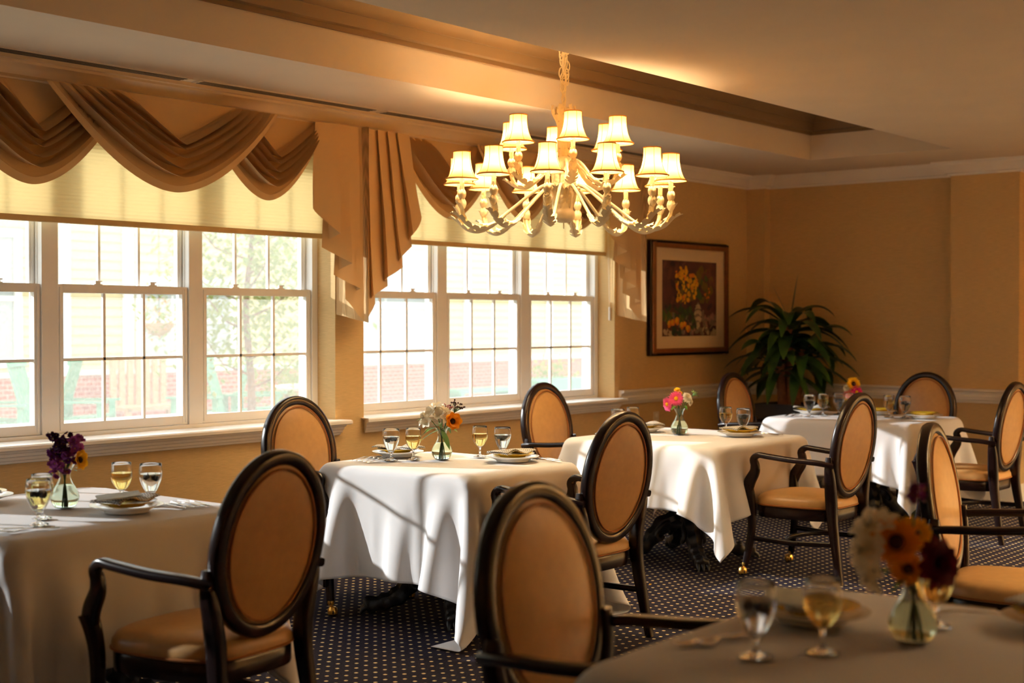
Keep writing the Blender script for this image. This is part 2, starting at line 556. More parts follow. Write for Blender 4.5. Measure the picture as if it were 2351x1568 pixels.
def molding(path, prof, closed=False):
    """sweep (d, z) profile along a wall path; the room lies to the right of the direction of travel"""
    P = [Vector((p[0], p[1])) for p in path]
    n = len(P)
    mb = MB(); vs = []
    for i in range(n):
        def nrm(a, b):
            d = (b - a).normalized(); return Vector((d.y, -d.x))
        ns = []
        if closed or i > 0: ns.append(nrm(P[i - 1], P[i]))
        if closed or i < n - 1: ns.append(nrm(P[i], P[(i + 1) % n]))
        if len(ns) == 2:
            b = (ns[0] + ns[1]).normalized(); k = 1 / max(0.2, b.dot(ns[0])); off = b * k
        else: off = ns[0]
        for d, z in prof:
            q = P[i] + off * d; vs.append((q.x, q.y, z))
    m = len(prof); fs = []
    for i in range(n if closed else n - 1):
        i2 = (i + 1) % n
        for j in range(m):
            j2 = (j + 1) % m
            fs.append((i * m + j, i * m + j2, i2 * m + j2, i2 * m + j))
    if not closed:
        fs.append(tuple(range(m))); fs.append(tuple((n - 1) * m + j for j in range(m))[::-1])
    return mb.add(vs, fs)

ENDPATH = [(11.07, YW), (11.07, 6.12), (XE, 6.12), (XE, 4.40), (11.07, 4.40), (11.07, 3.84), (11.9, 3.84), (11.9, Y0R)]
crown = [(0, 2.635), (.018, 2.635), (.022, 2.65), (.045, 2.655), (.06, 2.67), (.085, 2.705), (.10, 2.715), (.105, 2.73), (.125, 2.732), (.125, ZC), (0, ZC)]
crown_w = [(0, 2.635), (.135, 2.635), (.140, 2.643), (.132, 2.650), (.128, 2.66), (.14, 2.685), (.165, 2.705), (.175, 2.71), (.178, 2.722), (.20, 2.724), (.20, ZC), (0, ZC)]
struct(molding([(X0R, YW), (9.30, YW)], crown_w).build('trim_1', M['crown'], smooth=30))
struct(molding([(9.30, YW)] + ENDPATH, crown).build('trim_2', M['trim'], smooth=30))
rail = [(0, .78), (.012, .78), (.016, .80), (.03, .806), (.034, .835), (.022, .845), (.026, .868), (.05, .876), (.052, .892), (0, .895)]
struct(molding([(9.045, YW)] + ENDPATH, rail).build('trim_3', M['trim'], smooth=30))
base = [(0, 0), (.018, 0), (.018, .10), (.010, .125), (.006, .14), (0, .14)]
struct(molding([(X0R, YW)] + ENDPATH, base).build('baseboard_left', M['trim'], smooth=30))
tc_prof = [(0, 2.94), (.012, 2.94), (.014, 2.965), (.035, 2.972), (.045, 3.0), (.05, 3.025), (.052, 3.03), (.06, 3.03), (.062, 3.045), (.075, 3.065), (.105, 3.10), (.125, 3.108), (.128, TZ), (0, TZ)]
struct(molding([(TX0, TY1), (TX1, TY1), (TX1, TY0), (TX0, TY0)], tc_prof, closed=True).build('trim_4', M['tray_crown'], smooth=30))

# slot diffusers along the soffit
def vent(x0, x1, label):
    t = thing('ceiling_vent', label, 'vent', (x0, 6.0, ZC), 0, 'slot vents along the ceiling edge')
    L = x1 - x0
    MB().lohi((0, -.008, -.004), (L, .098, 0)).build('frame', M['ceiling'], t, smooth=0)
    for k in range(3):
        y = .012 + .028 * k
        MB().lohi((.02, y, -.0055), (L - .02, y + .017, -.0035)).build('slot', M['vent'], t, smooth=0)
vent(1.55, 4.64, 'dark linear ceiling vent above the left end of the large window')
vent(4.71, 6.06, 'short dark linear ceiling vent above the gap between the windows')
vent(6.12, 9.20, 'dark linear ceiling vent running behind the chandelier toward the back wall')

# ------------------------------------------------------------------ windows
def window(name, x0, x1):
    t = bpy.data.objects.new(name, None); COL.objects.link(t); struct(t)
    t.location = ((x0 + x1) / 2, 6.46, ZS)
    ox, oy, oz = t.location
    def B(mb, nm, m, parent=t, **k):
        mb.v = [(p[0] - ox, p[1] - oy, p[2] - oz) for p in mb.v]
        return mb.build(nm, m, parent, **k)
    n = 3; p = (x1 - x0) / n
    fr = MB()
    fr.lohi((x0, 6.46, ZS), (x0 + .045, 6.585, ZH)); fr.lohi((x1 - .045, 6.46, ZS), (x1, 6.585, ZH))
    fr.lohi((x0 + .045, 6.46, ZH - .045), (x1 - .045, 6.585, ZH)); fr.lohi((x0 + .045, 6.46, ZS), (x1 - .045, 6.585, ZS + .035))
    B(fr, 'frame', M['vinyl'], smooth=0, bevel=.003)
    for i in (1, 2):
        xm = x0 + p * i
        mb = MB().lohi((xm - .048, 6.462, ZS + .035), (xm + .048, 6.585, ZH - .045))
        mb.lohi((xm - .054, 6.50, ZS + .035), (xm + .054, 6.515, ZH - .045))
        B(mb, 'mullion', M['vinyl'], smooth=0, bevel=.003)
    def sash(nm, xa, xb, za, zb, y, bot, top, st, hz, lock):
        s = MB()
        s.lohi((xa, y - .016, za), (xa + st, y + .016, zb)); s.lohi((xb - st, y - .016, za), (xb, y + .016, zb))
        s.lohi((xa + st, y - .016, za), (xb - st, y + .016, za + bot)); s.lohi((xa + st, y - .016, zb - top), (xb - st, y + .016, zb))
        s.lohi((xa + .012, y - .021, za + .012), (xa + st - .014, y - .016, zb - .012)); s.lohi((xb - st + .014, y - .021, za + .012), (xb - .012, y - .016, zb - .012))
        so = B(s, nm, M['vinyl'], smooth=0, bevel=.002)
        g = MB(); ga, gb, gz0, gz1 = xa + st, xb - st, za + bot, zb - top
        for i in (1, 2):
            xm = lerp(ga, gb, i / 3)
            g.lohi((xm - .0075, y - .009, gz0), (xm + .0075, y + .009, gz1))
        for zm in hz:
            g.lohi((ga, y - .009, zm - .0075), (gb, y + .009, zm + .0075))
        B(g, 'muntin_grid', M['vinyl'], so, smooth=0)
        B(MB().lohi((ga - .004, y - .002, gz0 - .004), (gb + .004, y + .002, gz1 + .004)), 'pane', M['pane'], so, smooth=0)
        if lock:
            for f in (.3, .72):
                xm = lerp(xa, xb, f)
                l = MB().lohi((xm - .026, y - .014, zb), (xm + .026, y + .012, zb + .006))
                l.lohi((xm - .014, y - .010, zb + .006), (xm + .016, y + .008, zb + .018))
                l.lohi((xm - .012, y - .006, zb + .018), (xm + .030, y + .002, zb + .024))
                B(l, 'sash_lock', M['vinyl'], so, smooth=0, bevel=.001)
    for i in range(n):
        a = x0 + p * i + (.047 if i == 0 else .050); b = x0 + p * (i + 1) - (.047 if i == n - 1 else .050)
        sash('lower_sash', a, b, ZS + .037, 1.645, 6.490, .05, .044, .036, [1.245], True)
        sash('upper_sash', a, b, 1.602, ZH - .047, 6.536, .042, .04, .036, [2.03], False)
    # stool and stepped apron
    prof = [(6.46, .835), (6.215, .835), (6.205, .828), (6.205, .812), (6.215, .806), (6.24, .803), (6.243, .795), (6.252, .790), (6.253, .776), (6.262, .771), (6.264, .757), (6.274, .752), (6.276, .742), (6.284, .738), (6.30, .737), (6.30, ZS - .0), (6.46, ZS)]
    xa, xb = x0 - .05, x1 + .06
    mb = MB(); k = len(prof)
    vs = []
    for xx, s in ((xa, 1), (xb, -1)):
        for (yy, zz) in prof:
            ins = (6.30 - yy) if yy <= 6.30 else 0
            ins = (.095 - ins) * .55 * s if yy <= 6.30 else 0
            xx2 = xx + ins if yy <= 6.30 else (x0 + .001 if s > 0 else x1 - .001)
            vs.append((xx2, min(yy, 6.4595), zz))
    fs = [(j, (j + 1) % k, k + (j + 1) % k, k + j) for j in range(k)] + [tuple(range(k)), tuple(range(k, 2 * k))[::-1]]
    mb.add(vs, fs)
    B(mb, 'window_sill', M['trim'], smooth=20)
    return t
window('window_1', *OPEN[1])
window('window_2', *OPEN[2])
window('added_window_3', *OPEN[0])  # unseen window, added only for the light it lets in from the left

def blind(x0, x1, zb, label, cord=False):
    t = thing('window_blind', label, 'blind', ((x0 + x1) / 2, 6.39, 2.49), 0, 'cellular blinds over the windows')
    W = (x1 - x0) - .012
    nz = int((2.485 - zb - .035) / .02)
    def f(u, v):
        z = -(2.49 - zb - .03) * v
        return ((u - .5) * W, .002 * math.cos(v * nz * 2 * PI), z)
    mb = MB().grid(f, 2, nz * 4)
    mb.grid(lambda u, v: (f(u, v)[0], -f(u, v)[1] + .020, f(u, v)[2]), 2, nz * 4)
    mb.build('shade', M['blind'], t, smooth=60, recalc=False)
    MB().box((0, 0, zb - 2.49 + .016), (W, .022, .032)).build('bottom_rail', M['blind_rail'], t, bevel=.004)
    MB().box((0, 0, .0), (W, .05, .018)).build('head_rail', M['blind_rail'], t, bevel=.004)
    if cord:
        mb = MB().tube([(W / 2 - .01, -.035, 0), (W / 2 - .005, -.045, -.5), (W / 2 - .003, -.05, -.93)], .0016, 6)
        mb.tube([(W / 2 - .028, -.035, 0), (W / 2 - .022, -.045, -.5), (W / 2 - .008, -.05, -.93)], .0016, 6)
        mb.build('cord', M['plastic'], t)
        MB().box((W / 2 - .004, -.05, -.985), (.018, .014, .105)).build('cord_weight', M['vinyl'], t, bevel=.004)
blind(OPEN[1][0], OPEN[1][1], 1.962, 'cream cellular blind half lowered over the larger left window')
blind(OPEN[2][0], OPEN[2][1], 1.962, 'cream cellular blind half lowered over the window behind the chandelier', True)

blind(OPEN[0][0], OPEN[0][1], 1.962, 'cream cellular blind over the added unseen window to the left')
# ------------------------------------------------------------------ valances
def swag_mb(x0, x1, ztop, depth, y, aL, aR, n=6, d0=.16, seed=0):
    rs = random.Random(seed)
    ph = [rs.uniform(-.012, .012) for _ in range(n + 2)]
    def f(u, v):
        s = 2 * u - 1
        vv = v ** .95
        xl = x0 + (1 - vv) ** 1.2 * aL; xr = x1 - (1 - vv) ** 1.2 * aR
        xc = (x0 + x1) / 2 + (aL - aR) * .25 * (1 - vv)
        x = xc + (xc - xl) * s if s < 0 else xc + (xr - xc) * s
        band = max(0.0, min(1.0, v / .10))
        q = min(v / .80, 1.0)
        k = q * n
        fr = k - math.floor(k)
        D = d0 * band * (1 - v) + (depth) * v
        D = D + ph[min(n, int(k))] * math.sin(PI * min(1, v * 1.2)) * (1 - abs(s))
        pw = 1.10 + .70 * v ** 2
        z = ztop - D * (1 - abs(s) ** pw)
        # overlapping pleats: each fold swells then tucks sharply under
        if fr < .8: yf = lerp(-.7, 1.0, (fr / .8) ** .95); zf = .026 * max(0, 1 - fr / .35)
        else: yf = lerp(1.0, -.7, (fr - .8) / .2); zf = .026 * (fr - .8) / .2
        if q >= 1: yf, zf = lerp(-.7, .3, min(1, (v - .8) / .1)), .026 * max(0, 1 - (v - .8) / .08)
        amp = (.060 * (1 - abs(s) ** 6) + .009) * (1 if v > .16 else v / .16)
        bulge = .035 * math.sin(PI * min(v * .9, 1)) * (1 - s * s)
        edge = 1 if v < .97 else .4
        gate = max(0, min(1, (v - .13) / .05))
        yy = y - bulge - amp * yf * gate
        z += zf * 1.4 * (1 - abs(s) ** 4) * gate
        return (x, yy, z)
    return MB().grid(f, 56, 150)

def jabot_mb(xo, xi, ztop, zlong, zshort, y, n=4, flare=0.5, back=.05):
    """xo: outer (long) edge, xi: inner (short) edge at the top"""
    def f(u, v):
        k = u * n; i = min(n - 1, int(math.floor(k))); t = k - i
        ov = .70 if i < n - 1 else 0.0
        T1 = .56 if i < n - 1 else 1.0
        if t <= T1: pos = (t / T1) * (1 + ov); yy = lerp(.016, -.020, t / T1)
        else: pos = (1 + ov) - ((t - T1) / (1 - T1)) * ov; yy = lerp(-.020, .016, (t - T1) / (1 - T1)) + .012 * math.sin(PI * (t - T1) / (1 - T1))
        pos = (i + pos) / n
        x = lerp(xi, xo, pos)
        ul = u
        zl = lerp(zshort, zlong, ul ** .78)
        z = lerp(ztop, zl, v)
        fl = flare * ((ztop - z) / (ztop - zlong))
        x = xo + (x - xo) * (1 + fl * .6)
        yy = yy * (1 + 1.5 * v) + .010 * math.sin(u * 17 + v * 4) * v
        return (x, y + yy, z)
    return MB().grid(f, 100, 24)

def valance(x0, x1, swags, jabs, label):
    ox, oy, oz = (x0 + x1) / 2, 6.16, 2.634
    t = thing('window_valance', label, 'valance', (ox, oy, oz), 0, 'brown swag valances over the windows')
    def B(mb, nm, m, smooth=60, **k):
        mb.v = [(p[0] - ox, p[1] - oy, p[2] - oz) for p in mb.v]
        o = mb.build(nm, m, t, smooth=smooth, recalc=False, **k)
        return o
    b = MB().lohi((x0, 6.19, oz - .03), (x1, YW, oz)); b.lohi((x0, 6.19, oz - .10), (x1, 6.20, oz))
    B(b, 'board', M['valance'], 0)
    for xa, sgn in ((x0, -1), (x1, 1)):
        # side return of the gathered fabric, hanging as long as the outer pleat
        fn = lambda u, v: (xa + sgn * (.010 * math.sin(u * 9 + 1) * v - .002), lerp(6.025, YW - .004, u), lerp(oz, 1.44 + .05 * u, v))
        B(MB().grid(fn, 14, 12), 'return_panel', M['valance'])
    for i, (a, c_, dep, y, aL, aR, n) in enumerate(swags):
        B(swag_mb(a, c_, oz, dep, y, aL, aR, n, seed=i), 'swag', M['valance'], 50)
    for (xo, xi, zl, zs, y, n, fl) in jabs:
        B(jabot_mb(xo, xi, oz, zl, zs, y, n, fl), 'jabot', M['valance'], 50)
valance(2.30, 5.975,
        [(2.51, 3.58, .50, 6.160, .50, .20, 6), (3.20, 4.34, .51, 6.165, .52, .30, 6), (3.81, 5.30, .50, 6.070, .56, .38, 6), (4.80, 5.75, .49, 6.165, .40, .10, 6)],
        [(5.972, 5.625, 1.45, 2.12, 6.095, 4, .05)],
        'brown ribbed swag valance over the large left window')
valance(5.985, 9.02,
        [(6.32, 7.39, .51, 6.165, .44, .36, 6), (7.05, 8.00, .50, 6.075, .36, .36, 6), (7.75, 8.81, .51, 6.165, .38, .38, 6)],
        [(5.992, 6.43, 1.45, 2.12, 6.090, 5, 1.15), (9.01, 8.69, 1.45, 2.10, 6.100, 5, .05)],
        'brown ribbed swag valance behind the chandelier, over the farther window')

# ------------------------------------------------------------------ wall things
t = thing('framed_painting', 'large framed still life of yellow flowers hanging on the tan wall', 'painting', (10.06, YW, 1.635))
W, H = 1.245, .955
def frame_mb(w, h, b, y0, y1):
    mb = MB()
    mb.lohi((-w / 2, y1, -h / 2), (-w / 2 + b, y0, h / 2)); mb.lohi((w / 2 - b, y1, -h / 2), (w / 2, y0, h / 2))
    mb.lohi((-w / 2 + b, y1, -h / 2), (w / 2 - b, y0, -h / 2 + b)); mb.lohi((-w / 2 + b, y1, h / 2 - b), (w / 2 - b, y0, h / 2))
    return mb
f1 = frame_mb(W, H, .05, 0, -.045)
f1.build('frame', M['wood'], t, smooth=0, bevel=.006)
frame_mb(W - .04, H - .04, .04, -.03, -.056).build('frame_moulding', M['frame_gold'], t, smooth=0, bevel=.008)
MB().lohi((-W / 2 + .05, -.028, -H / 2 + .05), (W / 2 - .05, -.02, H / 2 - .05)).build('mat_board', M['mat_board'], t, smooth=0)
# painted picture: loose daubs on a dark ground
pc = dict(bg=(74, 44, 44), bg2=(88, 54, 50), dark=(44, 30, 36), yel=(214, 156, 30), ora=(206, 116, 34), grn=(52, 72, 34), grd=(34, 52, 36), olive=(92, 78, 34), wht=(168, 150, 124), grey=(112, 98, 86), mauve=(140, 104, 96))
pm = {k: mat('paint_' + k, v, .7, spec=.2, noise=.22, nscale=18) for k, v in pc.items()}
pk = list(pc)
pw, ph_ = .86, .635
cv = MB().lohi((-pw / 2, -.0295, -ph_ / 2), (pw / 2, -.028, ph_ / 2), pk.index('bg'))
rs = random.Random(5)
lay = [0]
def daub(u, v, w, h, colr, ang=0):
    lay[0] += 1
    y = -.030 - lay[0] * 4e-6
    x, z = (u - .5) * pw, (.5 - v) * ph_
    n = 9; vs = []
    for i in range(n):
        a = 2 * PI * i / n; r = rs.uniform(.75, 1.1)
        px, pz = math.cos(a) * w * r, math.sin(a) * h * r
        px, pz = px * math.cos(ang) - pz * math.sin(ang), px * math.sin(ang) + pz * math.cos(ang)
        vs.append((max(-pw / 2, min(pw / 2, x + px * pw)), y, max(-ph_ / 2, min(ph_ / 2, z + pz * pw))))
    cv.add(vs, [tuple(range(n))], pk.index(colr))
def many(k, u0, u1, v0, v1, w, h, cols):
    for _ in range(k):
        s = rs.uniform(.5, 1.2)
        daub(rs.uniform(u0, u1), rs.uniform(v0, v1), w * s, h * s, rs.choice(cols), rs.uniform(0, PI))
many(60, .02, .98, .02, .62, .06, .03, ['bg', 'bg2', 'dark'])
many(40, .02, .98, .72, .98, .07, .03, ['grey', 'mauve', 'dark', 'grey'])
many(14, .62, .98, .70, .80, .06, .02, ['mauve', 'grey']); many(14, .64, .99, .90, .99, .06, .025, ['wht', 'grey'])
many(8, .02, .18, .92, .99, .05, .02, ['wht'])
many(30, .60, .9, .10, .55, .04, .05, ['olive', 'olive', 'bg2', 'grn'])
many(26, .30, .68, .18, .50, .05, .05, ['olive', 'dark', 'grn'])
many(60, .24, .48, .14, .58, .030, .022, ['yel', 'yel', 'ora', 'olive']); many(34, .46, .64, .16, .48, .028, .022, ['yel', 'ora', 'yel'])
many(12, .30, .44, .10, .20, .03, .02, ['yel']); many(16, .74, .86, .34, .52, .028, .02, ['ora', 'olive'])
many(44, .30, .62, .62, .90, .05, .03, ['grd', 'grn', 'grd', 'dark']); many(24, .02, .36, .60, .78, .045, .025, ['grd', 'grn', 'olive'])
for k in range(12): daub(.645 + rs.uniform(-.008, .008), .58 + .30 * k / 11, .022 + .05 * math.sin(PI * (k / 11) ** .8) ** 1, .03, 'wht' if k % 3 else 'grey')
for (u, v, r) in ((.26, .80, .045), (.35, .86, .045), (.46, .90, .045), (.12, .84, .04), (.18, .82, .04), (.40, .84, .03)): daub(u, v, r, r, 'ora'); daub(u - .01, v - .012, r * .6, r * .6, 'yel')
many(12, .16, .32, .90, .99, .035, .03, ['grd'])
cv.build('canvas', [pm[k] for k in pk], t, smooth=0, recalc=False)

t = thing('wall_outlet', 'small ivory electrical outlet low on the wall below the chair rail', 'outlet', (9.58, YW, .64))
MB().box((0, -.004, 0), (.075, .008, .115)).build('cover_plate', M['plastic'], t, bevel=.002)
for z in (-.027, .027):
    MB().box((0, -.009, z), (.034, .004, .03)).build('socket', M['trim'], t, bevel=.001)
# ------------------------------------------------------------------ chairs
def make_chair(label):
    t = thing('dining_chair', label, 'chair', (0, 0, 0), 0, 'oval-back armchairs around the dining tables')
    tilt = Matrix.Rotation(math.radians(8.5), 4, 'X')
    OC = Vector((0, -.255, .752))
    def ov(a, A, B, d=0.0):
        # point of the oval, d along the back normal (towards the sitter)
        return OC + tilt @ Vector((A * math.cos(a), d, B * math.sin(a)))
    N = 56
    # frame ring: rounded rectangle section, 42 mm wide, 46 mm deep
    sec = rrect(.048, .048, .014, 2)
    vs = []
    for i in range(N):
        a = 2 * PI * i / N
        nx, nz = math.cos(a) / .228, math.sin(a) / .278
        l = math.hypot(nx, nz); nx /= l; nz /= l
        for (p, q) in sec:
            vs.append(OC + tilt @ Vector((.228 * math.cos(a) + nx * p, q, .278 * math.sin(a) + nz * p)))
    m = len(sec)
    fs = [(i * m + j, i * m + (j + 1) % m, ((i + 1) % N) * m + (j + 1) % m, ((i + 1) % N) * m + j) for i in range(N) for j in range(m)]
    MB().add(vs, fs).build('back_frame', M['wood'], t, smooth=50)
    # upholstered pad, domed on both faces
    pad = MB()
    for sgn, dome in ((1, .030), (-1, .016)):
        rings = 8; vv = [OC + tilt @ Vector((0, sgn * (.012 + dome), 0))]
        for k in range(1, rings + 1):
            r = k / rings
            d = .012 + dome * (1 - r ** 3.2)
            for i in range(N):
                a = 2 * PI * i / N
                vv.append(OC + tilt @ Vector((.211 * r * math.cos(a), sgn * d, .261 * r * math.sin(a))))
        ff = [(0, 1 + i, 1 + (i + 1) % N) for i in range(N)]
        for k in range(rings - 1):
            ff += [(1 + k * N + i, 1 + k * N + (i + 1) % N, 1 + (k + 1) * N + (i + 1) % N, 1 + (k + 1) * N + i) for i in range(N)]
        pad.add(vv, ff)
    po = pad.build('back_cushion', M['tan'], t, smooth=60)
    pp = MB()
    pp.tube([ov(2 * PI * i / N, 0.193, .243, .026) for i in range(N)], .0042, 6, closed=True)
    pp.tube([ov(2 * PI * i / N, 0.193, .243, -.021) for i in range(N)], .0042, 6, closed=True)
    pp.build('piping', M['piping'], po)
    # seat
    def outl(k, n=44, yo=.0):
        pts = []
        for i in range(n):
            a = 2 * PI * i / n
            c, s = math.cos(a), math.sin(a)
            e = 2 / 3.6
            x = abs(c) ** e * (1 if c >= 0 else -1); y = abs(s) ** e * (1 if s >= 0 else -1)
            wdt = lerp(.222, .268, (y + 1) / 2)
            bow = .018 * (1 - x * x) if y > 0 else 0
            pts.append((x * wdt * k, (y * .245 + bow) * k + .015 + yo))
        return pts
    def rings(mb, prof, mi=0, n=44):
        vs = []; fs = []
        for (k, z) in prof:
            vs += [(x, y, z) for (x, y) in outl(k, n)]
        for j in range(len(prof) - 1):
            fs += [(j * n + i, j * n + (i + 1) % n, (j + 1) * n + (i + 1) % n, (j + 1) * n + i) for i in range(n)]
        fs.append(tuple(range(n))[::-1]); fs.append(tuple((len(prof) - 1) * n + i for i in range(n)))
        return mb.add(vs, fs, mi)
    so = rings(MB(), [(.96, .400), (1.0, .405), (1.005, .418), (.995, .436), (.95, .455), (.85, .468), (.65, .476), (.35, .480), (.05, .481)]).build('seat', M['tan'], t, smooth=60)
    pts = outl(1.006)
    MB().tube([(x, y, .409) for x, y in pts], .0045, 6, closed=True).build('piping', M['piping'], so)
    rings(MB(), [(.93, .335), (.975, .337), (.985, .345), (.985, .395), (.97, .401)]).build('seat_frame', M['wood'], t, smooth=40)
    # legs, arms
    legsec = rrect(2, 2, .5, 2)
    for s in (-1, 1):
        path = smoothpath([(s * .272, .268, .52), (s * .262, .255, .46), (s * .256, .245, .38), (s * .258, .245, .25), (s * .272, .268, .10), (s * .278, .278, .055)], 4)
        rad = [(lerp(.022, .014, i / (len(path) - 1)), lerp(.034, .015, (i / (len(path) - 1)) ** .8)) for i in range(len(path))]
        l = MB().tube(path, rad, sec=legsec, up=(s, 0, 0)).build('leg', M['wood'], t, smooth=45)
        c = MB().lathe([(.0155, .075), (.0175, .062), (.0155, .055), (.006, .050), (.006, .045)], 14, (s * .277, .277, 0))
        c.lathe([(.0245, .012), (.0255, .024), (.0235, .036), (.017, .046), (.0001, .051)], 16, (s * .277, .290, 0))
        for dx in (-.012, .012):
            c.lathe([(.0001, -.006), (.018, -.006), (.022, -.003), (.022, .003), (.018, .006), (.0001, .006)], 16)
            k = len(c.v) - 6 * 16
            c.xf(Matrix.Translation((s * .277 + dx, .290, .022)) @ Matrix.Rotation(PI / 2, 4, 'Y'), k)
            c.mi[-5 * 16:] = [1] * (5 * 16)
        c.build('caster', [M['brass'], M['rubber']], l, smooth=40)
    for s in (-1, 1):
        path = smoothpath([(s * .236, -.225, .70), (s * .238, -.226, .63), (s * .216, -.222, .54), (s * .200, -.220, .45), (s * .200, -.228, .34), (s * .210, -.258, .15), (s * .218, -.285, .0)], 4)
        nn = len(path)
        rad = [(.017 + .006 * math.sin(PI * i / (nn - 1)), .018 + .014 * math.sin(PI * min(1, i / (nn - 1) * 1.1))) for i in range(nn)]
        MB().tube(path, rad, sec=legsec, up=(s, 0, 0)).build('leg', M['wood'], t, smooth=45)
    for s in (-1, 1):
        path = smoothpath([(s * .250, -.255, .655), (s * .268, -.17, .668), (s * .284, -.02, .676), (s * .288, .12, .688), (s * .287, .185, .692), (s * .286, .216, .668), (s * .285, .208, .635), (s * .282, .212, .595), (s * .276, .245, .54), (s * .268, .266, .485)], 5)
        nn = len(path)
        rad = []
        for i in range(nn):
            u = i / (nn - 1)
            wdt = .017 + .008 * math.sin(PI * min(1, u / .5)) if u < .5 else .017
            th = .015 if u < .4 else lerp(.015, .034, min(1, (u - .4) / .5))
            rad.append((wdt, th))
        MB().tube(path, rad, sec=rrect(2, 2, .6, 3), up=(s, 0, 0)).build('arm', M['wood'], t, smooth=45)
    # stretchers
    for s in (-1, 1):
        MB().tube([(s * .258, .245, .215), (s * .235, .0, .205), (s * .206, -.24, .215)], [(.010, .014)] * 3, sec=legsec, up=(s, 0, 0)).build('stretcher', M['wood'], t, smooth=45)
    MB().tube([(.236 * math.cos(a), -.04 + .16 * math.sin(a), .206) for a in [PI * i / 16 for i in range(17)]], [(.012, .010)] * 17, sec=legsec, up=(0, 0, 1)).build('stretcher', M['wood'], t, smooth=45)
    return t

CHAIRS = [
    # x, y, facing (deg, 90 = towards the window), label
    (2.85, 3.60, 97, 'oval-back armchair in the left foreground, seen from behind at the leftmost table'),
    (2.74, 1.88, 272, 'front-centre armchair facing the viewer, pulled up to the foreground table at right'),
    (5.08, 3.80, 90, 'armchair seen from behind at the right corner of the table with the sunflower bouquet'),
    (7.20, 3.67, 90, 'armchair with golden seat, facing away beside the table with pink gerberas'),
    (9.11, 3.47, 90, 'armchair cut off by the right edge of the photo, at the farthest table'),
    (5.34, 1.89, 279, 'armchair at far right facing the camera side, its arm running out of frame'),
    (4.96, 5.26, 270, 'armchair under the pier between the windows, behind the table with the sunflower bouquet'),
    (7.08, 5.24, 270, 'armchair in front of the farther window, behind the table with pink gerberas'),
    (9.36, 5.16, 270, 'armchair before the wall between painting and palm, at the farthest table'),
    (10.06, 4.30, 180, 'armchair whose oval back rises broad against the back wall at the farthest table'),
]
chair0 = make_chair(CHAIRS[0][3])
for i, (x, y, deg, lab) in enumerate(CHAIRS):
    rz = math.radians(deg - 90)
    if i == 0:
        chair0.location = (x, y, 0); chair0.rotation_euler = (0, 0, rz)
    else:
        dup(chair0, (x, y, 0), rz, lab)

# ------------------------------------------------------------------ tables
TT = .742
TABLES = dict(  # x0, x1, y0, y1, cloth drop
    left=(2.38, 3.46, 4.03, 5.16, .42), centre=(4.70, 5.56, 4.08, 5.11, .485), gerbera=(6.62, 7.74, 3.955, 5.04, .335),
    far=(8.95, 9.90, 3.82, 4.98, .36), fore=(2.24, 3.40, .58, 1.70, .42))

def make_table(cx, cy, hx, hy, label):
    t = thing('dining_table', label, 'table', (cx, cy, 0), 0, 'pedestal dining tables under white cloths')
    MB().lohi((-hx + .07, -hy + .07, TT - .03), (hx - .07, hy - .07, TT - .004)).build('table_top', M['wood'], t, smooth=0, bevel=.010)
    prof = [(.0001, .20), (.115, .20), (.125, .215), (.12, .23), (.10, .245), (.075, .26), (.070, .275), (.095, .29), (.105, .305), (.105, .325), (.09, .34), (.072, .352), (.070, .365),
            (.092, .375), (.110, .395), (.112, .42), (.10, .44), (.078, .452), (.068, .47), (.075, .50), (.098, .53), (.108, .56), (.10, .60), (.08, .64), (.085, .68), (.16, .70), (.20, .712), (.0001, .712)]
    MB().lathe(prof, 28, mod=lambda a, z: 1 + (.035 * math.cos(14 * a) if .46 < z < .66 else 0)).build('column', M['iron'], t, smooth=50)
    for k in range(4):
        a = PI / 4 + k * PI / 2
        path = smoothpath([(.07, 0, .235), (.14, 0, .215), (.20, 0, .15), (.26, 0, .085), (.33, 0, .055), (.385, 0, .045), (.42, 0, .03)], 6)
        nn = len(path); vs = []
        S = 14
        mb = MB()
        secs = [(math.cos(2 * PI * i / S) * (1 + .10 * math.cos(6 * 2 * PI * i / S)), math.sin(2 * PI * i / S) * (1 + .10 * math.cos(6 * 2 * PI * i / S))) for i in range(S)]
        rad = []
        for i in range(nn):
            u = i / (nn - 1)
            r = lerp(.055, .030, u) + .005 * math.sin(u * 40)
            if u > .78: r = .032 + .012 * math.sin(PI * (u - .78) / .22)
            rad.append((r * 1.0, r * 1.05))
        mb.tube(path, rad, sec=secs, up=(0, 0, 1))
        for q in (-1, 0, 1):                      # clawed toes
            mb.tube([(.36, q * .018, .05), (.40, q * .026, .045), (.435, q * .03, .024), (.445, q * .03, .004)], [.012, .015, .013, .006], 8)
        for q in (-1, 1):                         # curling leaf on the knee
            mb.tube(smoothpath([(.10, q * .03, .24), (.16, q * .055, .215), (.20, q * .06, .16), (.175, q * .065, .13), (.155, q * .055, .15)], 4), [.014] * 17, 8)
        mb.xf(Matrix.Rotation(a, 4, 'Z'))
        mb.build('leg', M['iron'], t, smooth=50)
    return t

